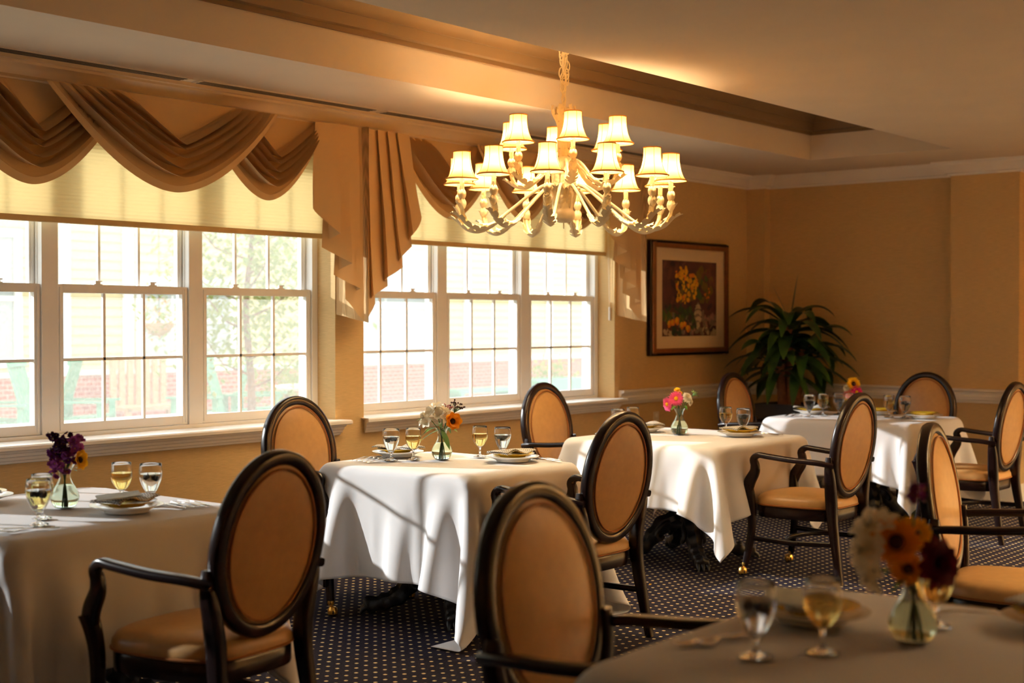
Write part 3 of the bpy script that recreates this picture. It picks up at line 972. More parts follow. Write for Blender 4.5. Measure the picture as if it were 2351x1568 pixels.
def drape(hx, hy, drop, z, seed, obst=()):
    """settle a square cloth over a table (position-based cloth), returns verts, faces"""
    rng = np.random.default_rng(seed)
    sp = .026
    nx = int(round(2 * (hx + drop) / sp)) + 1; ny = int(round(2 * (hy + drop) / sp)) + 1
    X = np.linspace(-hx - drop, hx + drop, nx); Y = np.linspace(-hy - drop, hy + drop, ny)
    dx, dy = X[1] - X[0], Y[1] - Y[0]
    P = np.zeros((nx, ny, 3)); P[..., 0] = X[:, None]; P[..., 1] = Y[None, :]; P[..., 2] = z + .004
    P[..., :2] += rng.normal(0, .0006, (nx, ny, 2)); P[..., 2] += np.abs(rng.normal(0, .0015, (nx, ny)))
    V = np.zeros_like(P)
    r = .016
    dg = math.hypot(dx, dy)
    def proj(A, B, L, k):
        d = B - A; l = np.sqrt((d * d).sum(-1, keepdims=True)) + 1e-9
        c = d * (.5 * k * (l - L) / l)
        A += c; B -= c
    def solve(Q):
        for o in (0, 1):
            e = nx - 1 - ((nx - 1 - o) % 2); 
            proj(Q[o:e:2], Q[o + 1:e + 1:2], dx, 1.0)
            e = ny - 1 - ((ny - 1 - o) % 2)
            proj(Q[:, o:e:2], Q[:, o + 1:e + 1:2], dy, 1.0)
        for o in (0, 1):
            e = nx - 1 - ((nx - 1 - o) % 2)
            proj(Q[o:e:2, :-1], Q[o + 1:e + 1:2, 1:], dg, .35)
            proj(Q[o:e:2, 1:], Q[o + 1:e + 1:2, :-1], dg, .5)
        # bending
        for st, kk in ((2, .04), (4, .02)):
            for o in range(0, 2 * st, st):
                i = np.arange(o, nx - st, 2 * st)
                for s2 in range(st):
                    ii = i + s2; ii = ii[ii + st < nx]
                    if len(ii): 
                        A = Q[ii]; B = Q[ii + st]; proj(A, B, dx * st, kk); Q[ii] = A; Q[ii + st] = B
                j = np.arange(o, ny - st, 2 * st)
                for s2 in range(st):
                    jj = j + s2; jj = jj[jj + st < ny]
                    if len(jj):
                        A = Q[:, jj]; B = Q[:, jj + st]; proj(A, B, dy * st, kk); Q[:, jj] = A; Q[:, jj + st] = B
    def boxcol(Q, lo, hi, rr):
        cen = (np.array(lo) + np.array(hi)) / 2; h = (np.array(hi) - np.array(lo)) / 2 - rr
        d = Q - cen; q = np.abs(d) - h
        out = np.maximum(q, 0); lo_ = np.sqrt((out ** 2).sum(-1))
        ins = (q.max(-1) <= 0)
        hit = lo_ < rr
        m = hit & ~ins
        if m.any():
            n = out[m] / (lo_[m][:, None] + 1e-9) * np.sign(d[m])
            Q[m] += n * (rr - lo_[m])[:, None]
        if ins.any():
            qi = q[ins]; ax = qi.argmax(-1); s = np.sign(d[ins][np.arange(len(ax)), ax])
            tmp = Q[ins]; tmp[np.arange(len(ax)), ax] += s * (rr - qi[np.arange(len(ax)), ax]); Q[ins] = tmp
        return hit
    dt = 1 / 240.0
    STEPS = 620
    for st in range(STEPS):
        V[..., 2] -= 9.8 * dt
        damp = .9965 if st < 380 else .975
        V *= damp
        Q = P + V * dt
        solve(Q); solve(Q)
        hit = boxcol(Q, (-hx, -hy, z - .5), (hx, hy, z), r)
        # a tapering wall under the table keeps the skirt from swinging in
        for (lo, hi) in obst: boxcol(Q, lo, hi, .02)
        Q[..., 2] = np.maximum(Q[..., 2], .01)
        V = (Q - P) / dt
        sp_ = np.sqrt((V * V).sum(-1, keepdims=True)); V *= np.minimum(1, 3.0 / (sp_ + 1e-9))
        V[hit] *= .75
        P = Q
    fs = [(i * ny + j, (i + 1) * ny + j, (i + 1) * ny + j + 1, i * ny + j + 1) for i in range(nx - 1) for j in range(ny - 1)]
    return P.reshape(-1, 3), fs

TLAB = dict(left='pedestal table at far left, hidden under its white cloth', centre='pedestal table with black claw feet under the cloth with the sunflower bouquet',
            gerbera='pedestal table with turned black iron column, below the pink gerberas', far='pedestal table at the back right, mostly hidden by its cloth', fore='pedestal table in the bottom right corner, hidden under its cloth')
CLAB = dict(left='white tablecloth on the leftmost table, mostly in shade', centre='white sunlit tablecloth with deep folds on the table with the sunflower bouquet',
            gerbera='white tablecloth under the pink gerberas, its corner hanging in a point', far='white tablecloth on the farthest table near the back wall', fore='white tablecloth in the blurred bottom right foreground')
for i, (k, (x0, x1, y0, y1, dr)) in enumerate(TABLES.items()):
    cx, cy, hx, hy = (x0 + x1) / 2, (y0 + y1) / 2, (x1 - x0) / 2, (y1 - y0) / 2
    make_table(cx, cy, hx, hy, TLAB[k])
    ob = []
    for (px, py, deg, _) in CHAIRS:
        # the seat edge of a chair pushed under the cloth
        if abs(px - cx) < hx + .5 and abs(py - cy) < hy + .55 and deg % 90 < 10:
            rx, ry = (.285, .285)
            if max(abs(px - cx) - hx, abs(py - cy) - hy) > .285 - .06: continue
            ob.append(((px - cx - rx, py - cy - ry, .05), (px - cx + rx, py - cy + ry, .495)))
    vs, fs = drape(hx, hy, dr, TT + .003, 11 + i, ob)
    mb = MB().add([tuple(p) for p in vs], fs)
    o = mb.build('tablecloth', M['cloth'], None, (cx, cy, 0), smooth=180, recalc=False, subsurf=1)
    o.modifiers['sub'].boundary_smooth = 'PRESERVE_CORNERS'
    sd = o.modifiers.new('thickness', 'SOLIDIFY'); sd.thickness = .0015; sd.offset = 1
    tag(o, CLAB[k], 'tablecloth', 'white tablecloths')

# ------------------------------------------------------------------ tableware
TZP = .7525
def make_goblet(kind):
    t = thing(kind + '_glass', '', 'glass')
    R = .041 if kind == 'wine' else .044
    rim = .036 if kind == 'wine' else .040
    H = .158
    th = .0016
    outer = [(.0001, .0), (.034, .0), (.0345, .002), (.030, .004), (.012, .009), (.006, .016), (.0048, .030), (.006, .046) if kind == 'wine' else (.008, .036), (.012, .054) if kind == 'wine' else (.014, .044)]
    bz0 = .056 if kind == 'wine' else .046
    bowl = []
    for j in range(11):
        u = j / 10
        z = lerp(bz0, H, u)
        if kind == 'wine': r = .016 + (R - .016) * math.sin(PI / 2 * min(1, u / .55)) ** .8 - (R - rim) * max(0, (u - .55) / .45) ** 1.6
        else: r = .016 + (R - .016) * math.sin(PI / 2 * min(1, u / .70)) ** .9 - (R - rim) * max(0, (u - .70) / .30) ** 1.6
        bowl.append((r, z))
    inner = [(r - th, z) for r, z in bowl[::-1]]
    inner[0] = (bowl[-1][0] - th, H)
    prof = outer + bowl + [(rim - th * .5, H + .0008)] + inner + [(inner[-1][0] * .5, bz0 - .002), (.0001, bz0 - .003)]
    MB().lathe(prof, 32).build('goblet', M['glass'], t, smooth=60)
    fill = .62 if kind == 'wine' else .66
    zf = lerp(bz0, H, fill)
    lp = [(.0001, bz0 + .0005)]
    ins = [(r - th + .0004, z) for r, z in bowl if z < zf - .004]
    def rad_at(z):
        for a, b in zip(bowl[:-1], bowl[1:]):
            if a[1] <= z <= b[1]: return lerp(a[0], b[0], (z - a[1]) / (b[1] - a[1]))
        return R
    lp += ins + [(rad_at(zf) - th + .0004, zf), (.0001, zf)]
    MB().lathe(lp, 32).build('wine' if kind == 'wine' else 'water', M['wine' if kind == 'wine' else 'water'], t, smooth=50)
    if kind == 'water':
        rs = random.Random(3)
        mb = MB()
        for k in range(5):
            a = rs.uniform(0, 2 * PI)
            R_ = (Matrix.Rotation(rs.uniform(0, 3), 3, 'X') @ Matrix.Rotation(rs.uniform(0, 3), 3, 'Z'))
            mb.box((.017 * math.cos(a + k * 1.25), .017 * math.sin(a + k * 1.25), zf - .012 - .006 * (k % 2)), (.016, .016, .014), 0, R_)
        mb.build('ice', M['ice'], t, smooth=0, bevel=.002)
    return t
gob = {k: make_goblet(k) for k in ('wine', 'water')}
used = {}
def put(proto, key, loc, rz, label, group):
    if key not in used:
        used[key] = 1
        proto.location = loc; proto.rotation_euler = (0, 0, rz); proto['label'] = label; proto['group'] = group
        return proto
    return dup(proto, loc, rz, label, group)
GL = [
    ('wine', 3.145, 4.507, 'glass of white wine beyond the menu card on the leftmost table'),
    ('water', 3.193, 4.389, 'glass of ice water beyond the menu card on the leftmost table, right of the wine'),
    ('water', 2.642, 4.267, 'nearer of two overlapping glasses by the purple flowers, filled with water'),
    ('wine', 2.735, 4.395, 'wine glass half hidden behind a water glass, left of the purple flowers'),
    ('water', 4.967, 4.845, 'glass of ice water left of the sunflower bouquet'),
    ('wine', 5.068, 4.788, 'glass of white wine just left of the sunflower bouquet'),
    ('wine', 5.388, 4.620, 'glass of white wine right of the sunflower bouquet'),
    ('water', 5.404, 4.482, 'glass of ice water farthest right of the sunflower bouquet'),
    ('water', 6.933, 4.834, 'water glass peeking over the chair back, left of the pink gerberas'),
    ('wine', 7.153, 4.874, 'second glass peeking over the chair back, closer to the pink gerberas'),
    ('wine', 7.545, 4.440, 'wine glass right of the pink gerberas, in front of the oval chair back'),
    ('water', 7.500, 4.290, 'ice water glass right of the pink gerberas, beside the wine'),
    ('water', 9.119, 4.671, 'water glass near the left plate of the farthest table'),
    ('wine', 9.307, 4.658, 'wine glass in front of the palm pot on the farthest table'),
    ('water', 9.466, 4.611, 'water glass beside the yellow and magenta flowers on the farthest table'),
    ('wine', 9.513, 4.545, 'wine glass directly under the yellow and magenta flowers'),
    ('wine', 9.443, 4.204, 'wine glass in front of the broad oval chair back on the farthest table'),
    ('water', 9.431, 4.080, 'water glass rightmost on the farthest table'),
    ('water', 2.557, 1.431, 'large blurred water glass at the left of the foreground table'),
    ('wine', 2.680, 1.340, 'large blurred wine glass in the middle of the foreground table'),
    ('wine', 3.077, 1.252, 'blurred wine glass behind the foreground flower vase'),
]
for i, (k, x, y, lab) in enumerate(GL):
    put(gob[k], 'g' + k, (x, y, TZP), i * .7, lab, 'wine glasses on the tables' if k == 'wine' else 'water glasses on the tables')

def make_plate(kind):
    if kind == 'charger':
        t = thing('dinner_plate', '', 'plate')
        prof = [(.0001, .004), (.070, .004), (.075, .0), (.080, .0), (.082, .006), (.105, .016), (.132, .024), (.134, .0265), (.130, .0275), (.105, .021), (.084, .0115), (.0001, .009)]
        MB().lathe(prof, 48).build('plate', M['plate'], t, smooth=50)
    else:
        t = thing('salad_plate', '', 'plate')
        prof = [(.0001, .004), (.055, .003), (.06, .0), (.064, .0), (.068, .006), (.108, .017), (.110, .019), (.107, .020), (.068, .0105), (.0001, .008)]
        MB().lathe(prof, 44).build('plate', M['yellow'], t, smooth=50)
    return t
pl = {k: make_plate(k) for k in ('charger', 'salad')}
def make_napkin():
    def f(u, v):
        x = (u - .5) * .26; y = (v - .5) * .12
        z = .006 + .006 * math.sin(u * 7 + v * 2) + .010 * math.exp(-((u - .3) / .12) ** 2) - .002 * abs(x) * 8
        return (x + .01 * math.sin(v * 5), y + .008 * math.sin(u * 9), z)
    mb = MB().grid(f, 26, 12)
    def f2(u, v):
        p = f(u, v); return (p[0], p[1] * .96, p[2] + .004 + .003 * math.sin(u * 5 + 1))
    mb.grid(f2, 26, 12)
    o = mb.build('napkin', M['napkin'], None, smooth=180, recalc=False)
    o.modifiers.new('thick', 'SOLIDIFY').thickness = .003
    return o
nap = make_napkin()
def put_napkin(loc, rz, label, mname='napkin'):
    if 'nap' not in used: used['nap'] = 1; o = nap
    else:
        o = nap.copy(); COL.objects.link(o)
    o.location = loc; o.rotation_euler = (0, 0, rz)
    tag(o, label, 'napkin', 'folded napkins on the plates')
PL = [  # x, y, napkin rotation (deg, None = no napkin), where
    (3.03, 4.31, 20, 'under the menu card on the leftmost table'),
    (2.83, 5.00, 75, 'at the left edge of the photo on the leftmost table'),
    (5.15, 4.975, 100, 'left of the sunflower bouquet'),
    (5.335, 4.36, 5, 'right of the sunflower bouquet'),
    (7.367, 4.24, 0, 'right of the pink gerberas'),
    (7.28, 4.88, 80, 'behind the chair back left of the pink gerberas'),
    (9.46, 4.83, 100, 'at the left end of the farthest table'),
    (9.53, 3.98, None, 'at the right end of the farthest table'),
    (9.74, 4.42, None, 'beside the flower vase on the farthest table'),
    (2.95, 1.50, 30, 'behind the glasses on the blurred foreground table'),
    (3.24, 1.02, 60, 'at the right edge of the photo on the foreground table'),
]
for i, (x, y, nr, where) in enumerate(PL):
    put(pl['charger'], 'pc', (x, y, TZP), 0, 'white dinner plate ' + where, 'white dinner plates')
    put(pl['salad'], 'ps', (x, y, TZP + .0215), 0, 'yellow salad plate ' + where, 'yellow salad plates')
    if nr is not None:
        put_napkin((x, y, TZP + .040), math.radians(nr), 'patterned napkin on the plate ' + where)
# menu cards
def card(x, y, z, rz, label, w=.15, h=.105):
    mb = MB()
    mb.box((0, 0, .0012), (w, h, .0018)); mb.box((.004, .003, .0042), (w, h, .0016), 0, Matrix.Rotation(math.radians(-1.5), 3, 'Y'))
    o = mb.build('menu_card', M['card'], None, (x, y, z), smooth=0)
    o.rotation_euler = (math.radians(3), math.radians(-3), rz)
    tag(o, label, 'card')
card(2.965, 4.27, TZP + .064, math.radians(-28), 'pale folded card lying on the plate of the leftmost table')
card(2.86, 1.52, TZP + .064, math.radians(10), 'pale blurred card on the plate of the foreground table', .12, .09)

# cutlery: outline strips with a little thickness, handle along -Y
def make_cutlery(kind):
    t = thing(kind, '', 'cutlery')
    def strip(mb, pts, z=.002, th=.0022):
        """pts: (y, half width, zoffset)"""
        vs = []; fs = []
        for (y, w, dz) in pts:
            vs += [(-w, y, z + dz), (w, y, z + dz), (w * .7, y, z + dz + th), (-w * .7, y, z + dz + th)]
        for j in range(len(pts) - 1):
            for k in range(4): fs.append((j * 4 + k, j * 4 + (k + 1) % 4, (j + 1) * 4 + (k + 1) % 4, (j + 1) * 4 + k))
        fs.append((0, 3, 2, 1)); n = (len(pts) - 1) * 4; fs.append((n, n + 1, n + 2, n + 3))
        mb.add(vs, fs)
    h = MB(); strip(h, [(-.10, .004, 0), (-.095, .008, 0), (-.07, .0095, .001), (-.03, .006, .004), (.01, .0035, .006), (.03, .004, .005)])
    h.build('handle', M['silver'], t, smooth=50)
    if kind == 'fork':
        b = MB(); strip(b, [(.03, .004, .005), (.04, .010, .003), (.05, .0125, .001), (.058, .013, .001)])
        for q in (-.0105, -.0035, .0035, .0105):
            k = len(b.v); strip(b, [(.056, .0022, .001), (.08, .002, .003), (.10, .0012, .006)]); b.v[k:] = [(p[0] + q, p[1], p[2]) for p in b.v[k:]]
        b.build('tines', M['silver'], t, smooth=40)
    elif kind == 'knife':
        b = MB(); strip(b, [(.03, .004, .005), (.035, .009, .003), (.08, .010, .002), (.11, .008, .001), (.125, .002, .001)], th=.0014)
        b.build('blade', M['silver'], t, smooth=40)
    else:
        b = MB(); strip(b, [(.03, .004, .005), (.04, .011, .002), (.055, .018, 0), (.07, .020, 0), (.085, .016, .002), (.095, .007, .004)])
        b.build('bowl', M['silver'], t, smooth=60)
    return t
cu = {k: make_cutlery(k) for k in ('fork', 'knife', 'spoon')}
CU = [
    ('fork', 3.205, 4.305, 8, 'fork first to the right of the menu card plate on the leftmost table'), ('knife', 3.245, 4.300, 4, 'knife beside the fork right of the menu card plate, leftmost table'), ('spoon', 3.285, 4.285, 2, 'spoon third to the right of the menu card plate, leftmost table'), ('knife', 3.330, 4.295, -4, 'outermost knife near the right edge of the leftmost table'),
    ('fork', 2.47, 4.26, 80, 'fork at the left edge of the photo, front of the leftmost table'), ('knife', 2.51, 4.215, 78, 'knife at the left edge of the photo between two other pieces of cutlery'), ('fork', 2.55, 4.17, 76, 'nearest fork at the front left corner of the leftmost table'),
    ('knife', 4.95, 5.02, -80, 'knife left of the sunflower bouquet, hindmost of its row'), ('fork', 4.94, 4.975, -82, 'fork left of the sunflower bouquet, second from the back'), ('fork', 4.93, 4.93, -80, 'fork left of the sunflower bouquet, third in its row'), ('spoon', 4.91, 4.885, -78, 'spoon left of the sunflower bouquet, nearest the front of its row'),
    ('fork', 5.475, 4.305, 10, 'fork right of the sunflower bouquet, next to the plate'), ('knife', 5.505, 4.29, 8, 'knife right of the sunflower bouquet at the table edge'), ('spoon', 5.44, 4.24, 12, 'spoon in front of the fork right of the sunflower bouquet'),
    ('fork', 7.53, 4.17, 10, 'fork right of the plate by the pink gerberas'), ('knife', 7.57, 4.16, 8, 'knife right of the plate by the pink gerberas'), ('fork', 7.00, 5.00, -80, 'fork behind the dark chair back at the left end of the gerbera table'),
    ('fork', 9.17, 4.86, -80, 'fork at the left end of the farthest table'), ('knife', 9.16, 4.81, -78, 'knife at the left end of the farthest table'), ('knife', 9.58, 3.875, 60, 'knife at the right end of the farthest table'),
    ('fork', 2.62, 1.585, 75, 'blurred fork glinting gold at the left edge of the foreground table'), ('spoon', 2.66, 1.555, 75, 'blurred spoon glinting at the left of the foreground table'), ('knife', 3.30, 1.30, 20, 'blurred knife on the right side of the foreground table'), ('fork', 3.25, 1.25, 25, 'blurred fork on the right side of the foreground table'),
]
for (k, x, y, deg, lab) in CU:
    put(cu[k], 'c' + k, (x, y, TZP - .001), math.radians(deg), 'silver ' + lab, 'silver cutlery on the tables')

# ------------------------------------------------------------------ vases and flowers
def make_vase():
    t = thing('flower_vase', '', 'vase')
    o_ = [(.0001, 0), (.034, 0), (.040, .004), (.050, .022), (.053, .038), (.050, .054), (.040, .074), (.028, .092), (.022, .110), (.0215, .124), (.026, .142), (.035, .157), (.037, .160)]
    i_ = [(r - .0024, z + .0008) for r, z in o_[2:]][::-1]
    MB().lathe(o_ + i_ + [(.030, .006), (.0001, .006)], 36).build('glass_body', M['vase'], t, smooth=60)
    wp = [(.0001, .0056), (.030, .0056), (.0384, .0068), (.0480, .022), (.0510, .038), (.0480, .054), (.0380, .0745), (.0322, .084), (.0001, .084)]
    MB().lathe(wp, 36).build('water', M['vase_water'], t, smooth=50)
    return t
vase = make_vase()

def face_mtx(tip, direc, roll=0):
    q = Vector(direc).to_track_quat('Z', 'Y')
    return Matrix.Translation(tip) @ q.to_matrix().to_4x4() @ Matrix.Rotation(roll, 4, 'Z')
def petals(mb, n, L, W, up, r0=.008, droop=0.0, jit=.08, rs=random, mi=0, a0=0.0, nl=5):
    """ring of n petals about +Z; up: rise angle"""
    for k in range(n):
        a = a0 + 2 * PI * (k + rs.uniform(-jit, jit)) / n
        ll = L * rs.uniform(.9, 1.08); tw = rs.uniform(-.15, .15)
        vs = []
        for j in range(nl + 1):
            u = j / nl
            wd = W * math.sin(PI * (u * .86 + .10)) ** .8
            r = r0 + ll * u * math.cos(up)
            z = ll * u * math.sin(up) - droop * ll * u * u
            for s in (-1, 0, 1):
                lx, ly, lz = r, s * wd / 2, z + abs(s) * .10 * wd + s * tw * wd
                vs.append((lx * math.cos(a) - ly * math.sin(a), lx * math.sin(a) + ly * math.cos(a), lz))
        fs = []
        for j in range(nl):
            for s in range(2): fs.append((j * 3 + s, j * 3 + s + 1, j * 3 + s + 4, j * 3 + s + 3))
        mb.add(vs, fs, mi)
    return mb
def leaf_mb(mb, base, d, L, W, droop=.3, mi=0):
    d = Vector(d).normalized(); s = d.cross(Vector((0, 0, 1)))
    s = s.normalized() if s.length > 1e-3 else Vector((1, 0, 0))
    vs = []; n = 8
    for j in range(n + 1):
        u = j / n
        p = Vector(base) + d * L * u + Vector((0, 0, -droop * L * u * u))
        w_ = W * math.sin(PI * (u * .94 + .05)) ** .9 / 2
        up = Vector((0, 0, .18 * w_))
        vs += [p - s * w_ + up, p, p + s * w_ + up]
    fs = [(j * 3 + k, j * 3 + k + 1, j * 3 + k + 4, j * 3 + k + 3) for j in range(n) for k in range(2)]
    return mb.add(vs, fs, mi)
def flower(kind, vloc, tip, direc, label, size=1.0, colr=None, leaves=1, seed=0, foot=None):
    rs = random.Random(seed * 31 + len(label))
    cat = 'flower'
    t = thing({'gerbera': 'gerbera', 'sunflower': 'sunflower', 'lily': 'alstroemeria', 'carnation': 'carnation', 'statice': 'statice_sprig', 'berries': 'berry_sprig', 'button': 'button_flower', 'thistle': 'thistle', 'poppy': 'sunflower'}[kind], label, cat, vloc, 0)
    tip = Vector(tip); direc = Vector(direc).normalized()
    ft = Vector(foot) if foot else Vector((-tip.x * .18, -tip.y * .18, .014))
    neck = Vector((tip.x * .09, tip.y * .09, .125)); l = math.hypot(neck.x, neck.y)
    if l > .012: neck.x *= .012 / l; neck.y *= .012 / l
    st = MB().tube(smoothpath([ft, neck, tip - direc * .035 * size, tip - direc * .004], 5), .0022, 6)
    st.build('stem', M['stem'], t)
    if leaves:
        lf = MB()
        for k in range(leaves):
            a = rs.uniform(0, 2 * PI)
            leaf_mb(lf, neck.lerp(tip, rs.uniform(.15, .6)), (math.cos(a), math.sin(a), rs.uniform(.0, .6)), .06 * size, .018, rs.uniform(.2, .8))
        lf.build('leaf', M['leaf'], t, smooth=180, recalc=False)
    F = face_mtx(tip, direc, rs.uniform(0, 6))
    pt = MB(); ce = MB(); cm = M['f_brown']
    if kind == 'gerbera':
        petals(pt, 22, .034 * size, .010 * size, .12, .010, .15, rs=rs); petals(pt, 18, .024 * size, .008 * size, .35, .008, .1, rs=rs, a0=.1)
        ce.ball((0, 0, .004), .011 * size, 12, sz=.6); cm = M['f_yellow']
    elif kind == 'sunflower':
        petals(pt, 20, .034 * size, .013 * size, .15, .012, .1, rs=rs); petals(pt, 16, .028 * size, .012 * size, .35, .010, .1, rs=rs, a0=.15)
        ce.ball((0, 0, .003), .014 * size, 14, sz=.5)
    elif kind == 'poppy':
        petals(pt, 7, .048 * size, .036 * size, .75, .008, .25, rs=rs); petals(pt, 6, .042 * size, .032 * size, 1.0, .006, .25, rs=rs, a0=.4)
        ce.ball((0, 0, .010), .013 * size, 12, sz=.8)
    elif kind == 'lily':
        for q in range(3):
            a = 2 * PI * q / 3; k = len(pt.v)
            petals(pt, 6, .050 * size, .024 * size, .80, .003, .35, rs=rs)
            pt.xf(Matrix.Translation((.016 * math.cos(a), .016 * math.sin(a), 0)) @ Matrix.Rotation(.5, 4, Vector((-math.sin(a), math.cos(a), 0))), k)
        for q in range(9): ce.tube([(0, 0, 0), (.010 * math.cos(q * .7), .010 * math.sin(q * .7), .034 * size)], .0008, 5)
    elif kind == 'carnation':
        for q in range(5): petals(pt, 12 - q, .030 * size * (1 - .08 * q), .018 * size, .15 + .28 * q, .003, .2, .2, rs, a0=q * .3, nl=4)
        ce.lathe([(.004, -.014), (.009, -.006), (.010, .002)], 10); cm = M['stem']
    elif kind == 'button':
        for q in range(4): petals(pt, 14, .020 * size * (1 - .15 * q), .009 * size, .2 + .3 * q, .004, .1, .1, rs, a0=q * .2, nl=3)
        ce.ball((0, 0, .006), .009 * size, 10, sz=.7); cm = M['f_yellow']
    elif kind == 'statice':
        for q in range(20):
            c = Vector((rs.uniform(-1, 1), rs.uniform(-1, 1), rs.uniform(-1.4, 1))) * .024 * size; k = len(pt.v)
            petals(pt, 9, .016 * size, .012 * size, .5, .001, .1, .2, rs, nl=3); petals(pt, 6, .009 * size, .007 * size, .9, .001, 0, .2, rs, nl=3)
            pt.xf(Matrix.Translation(c) @ Matrix.Rotation(rs.uniform(-1.2, 1.2), 4, 'X') @ Matrix.Rotation(rs.uniform(-1.2, 1.2), 4, 'Y'), k)
            ce.ball(c, .003 * size, 6)
        cm = M['f_yellow']
    elif kind == 'berries':
        for q in range(26):
            c = Vector((rs.gauss(0, .015), rs.gauss(0, .015), abs(rs.gauss(.008, .010)))) * size
            ce.tube([(0, 0, -.03), c], .0008, 5)
            pt.ball(c, .0042 * size, 8)
        cm = M['stem']
    elif kind == 'thistle':
        for q in range(26):
            d = Vector((rs.gauss(0, .8), rs.gauss(0, .8), abs(rs.gauss(.4, .6)))).normalized()
            pt.tube([d * .004, d * .034 * size * rs.uniform(.7, 1.1)], [.0028, .0006], 5)
        ce.ball((0, 0, .002), .010 * size, 8); cm = M['stem']
    pt.xf(F); ce.xf(F)
    pt.build({'berries': 'berries', 'thistle': 'spikes'}.get(kind, 'petals'), colr, t, smooth=180, recalc=False)
    if ce.v: ce.build({'berries': 'twigs', 'carnation': 'calyx'}.get(kind, 'flower_center'), cm, t, smooth=60)
    return t

VASES = dict(
    left=(2.951, 4.588, 'clear glass vase of purple flowers on the leftmost table'), centre=(5.176, 4.691, 'clear glass vase holding the sunflower and white lilies'),
    gerbera=(7.225, 4.578, 'clear glass vase holding the pink gerberas'), far=(9.62, 4.572, 'glass vase half hidden behind a chair on the farthest table'), fore=(2.905, 1.236, 'large blurred glass vase on the foreground table'))
# picture-right / towards-viewer axes on the table, used only to think about which way a blossom faces
RT = Vector((.633, -.774, 0)); TV = Vector((-.774, -.633, 0)); UP = Vector((0, 0, 1))
def off(r, u, f=0.0): return RT * r + UP * u + TV * f
for k, (x, y, lab) in VASES.items():
    put(vase, 'vase', (x, y, TZP), 0, lab, 'bud vases on the tables')
def V(k): return (VASES[k][0], VASES[k][1], TZP)
# leftmost table: purple statice, dark buttons, an orange lily
for i, (r, u, f, kd, c, nm, sz) in enumerate([
        (-.048, .268, .0, 'statice', 'f_dark', 'dark purple sprig topmost at the left of the leftmost bouquet', .55), (-.012, .262, -.02, 'statice', 'f_dark', 'dark purple sprig at the top centre of the leftmost bouquet', .8),
        (-.010, .225, .02, 'statice', 'f_dark', 'dark purple sprig in the middle of the leftmost bouquet', 1.0), (.042, .235, .0, 'statice', 'f_violet', 'pinkish violet sprig at the top right of the leftmost bouquet', 1.1),
        (-.020, .160, .03, 'statice', 'f_violet', 'violet sprig hanging lowest at the left of the leftmost bouquet', 1.05), (.022, .205, .03, 'statice', 'f_purple', 'purple sprig at the front of the leftmost bouquet', 1.0), (-.035, .200, .0, 'statice', 'f_purple', 'purple sprig at the left side of the leftmost bouquet', .9)]):
    flower(kd, V('left'), off(r, u, f), off(r * 4, .5, .5), nm, sz, M[c], 0, i)
flower('poppy', V('left'), off(.055, .180, .02), off(.9, .1, .3), 'orange yellow blossom at the right of the purple bouquet', .95, M['f_yellow'], 2, 3)
# table with the sunflower bouquet
flower('lily', V('centre'), off(-.075, .205, .02), off(-.7, .4, .5), 'white alstroemeria leaning left, lowest of the white blossoms', 1.05, M['f_white'], 2, 1)
flower('lily', V('centre'), off(-.030, .245, .02), off(-.2, .6, .6), 'white alstroemeria at the top of the sunflower bouquet', 1.1, M['f_white'], 2, 2)
flower('lily', V('centre'), off(.010, .225, .04), off(.2, .5, .7), 'cream alstroemeria right behind the sunflower', 1.0, M['f_white'], 1, 3)
flower('poppy', V('centre'), off(.050, .195, .05), off(.55, .15, .8), 'orange yellow sunflower with dark centre facing the viewer', 1.15, M['f_orange'], 1, 4)
flower('berries', V('centre'), off(.070, .262, -.02), off(.35, 1, 0), 'sprig of dark brown berries at the top right of the sunflower bouquet', 1.2, M['f_berry'], 1, 5)
flower('berries', V('centre'), off(.035, .255, .0), off(.1, 1, .2), 'small mauve bud sprig between the lilies and the dark berries', .8, M['f_mauve'], 0, 6)
lf = thing('leafy_sprig', 'broad green leaves drooping over the rim of the sunflower vase', 'leaf', V('centre'))
mb = MB()
leaf_mb(mb, off(-.01, .150, .02), off(-1, -.35, .1), .115, .036, .25); leaf_mb(mb, off(.0, .155, .03), off(.45, -.95, .5), .11, .036, .1)
leaf_mb(mb, off(-.03, .19, .0), off(-.9, .55, .1), .12, .032, .5); leaf_mb(mb, off(-.02, .16, .03), off(-.9, .1, .5), .09, .024, .5); leaf_mb(mb, off(.03, .16, .03), off(.9, .1, .5), .06, .02, .4)
mb.build('blade', M['leaf'], lf, smooth=180, recalc=False)
MB().tube([off(0, .02), off(-.004, .12), off(-.012, .19)], .0022, 6).build('stem', M['stem'], lf)
# table with pink gerberas
flower('gerbera', V('gerbera'), off(-.025, .222, .03), off(-.1, .1, 1), 'bright pink gerbera facing the viewer, larger of two', 1.15, M['f_pink'], 1, 1)
flower('gerbera', V('gerbera'), off(-.075, .185, .0), off(-.85, -.1, .5), 'pink gerbera turned to the left below the larger one', 1.1, M['f_pink'], 0, 2)
flower('button', V('gerbera'), off(-.015, .272, .0), off(-.1, .8, .6), 'round yellow button flower at the top of the gerbera bouquet', .95, M['f_yellow'], 0, 3)
flower('button', V('gerbera'), off(.005, .255, -.02), off(.2, .7, .4), 'second yellow button flower tucked behind the pink gerbera', .75, M['f_yellow'], 0, 4)
flower('carnation', V('gerbera'), off(.045, .225, .02), off(.4, .4, .7), 'cream carnation right of the pink gerbera', 1.15, M['f_white'], 1, 5)
flower('carnation', V('gerbera'), off(.065, .200, .01), off(.8, .0, .5), 'smaller cream carnation leaning lowest to the right in the gerbera bouquet', .8, M['f_white'], 0, 6)
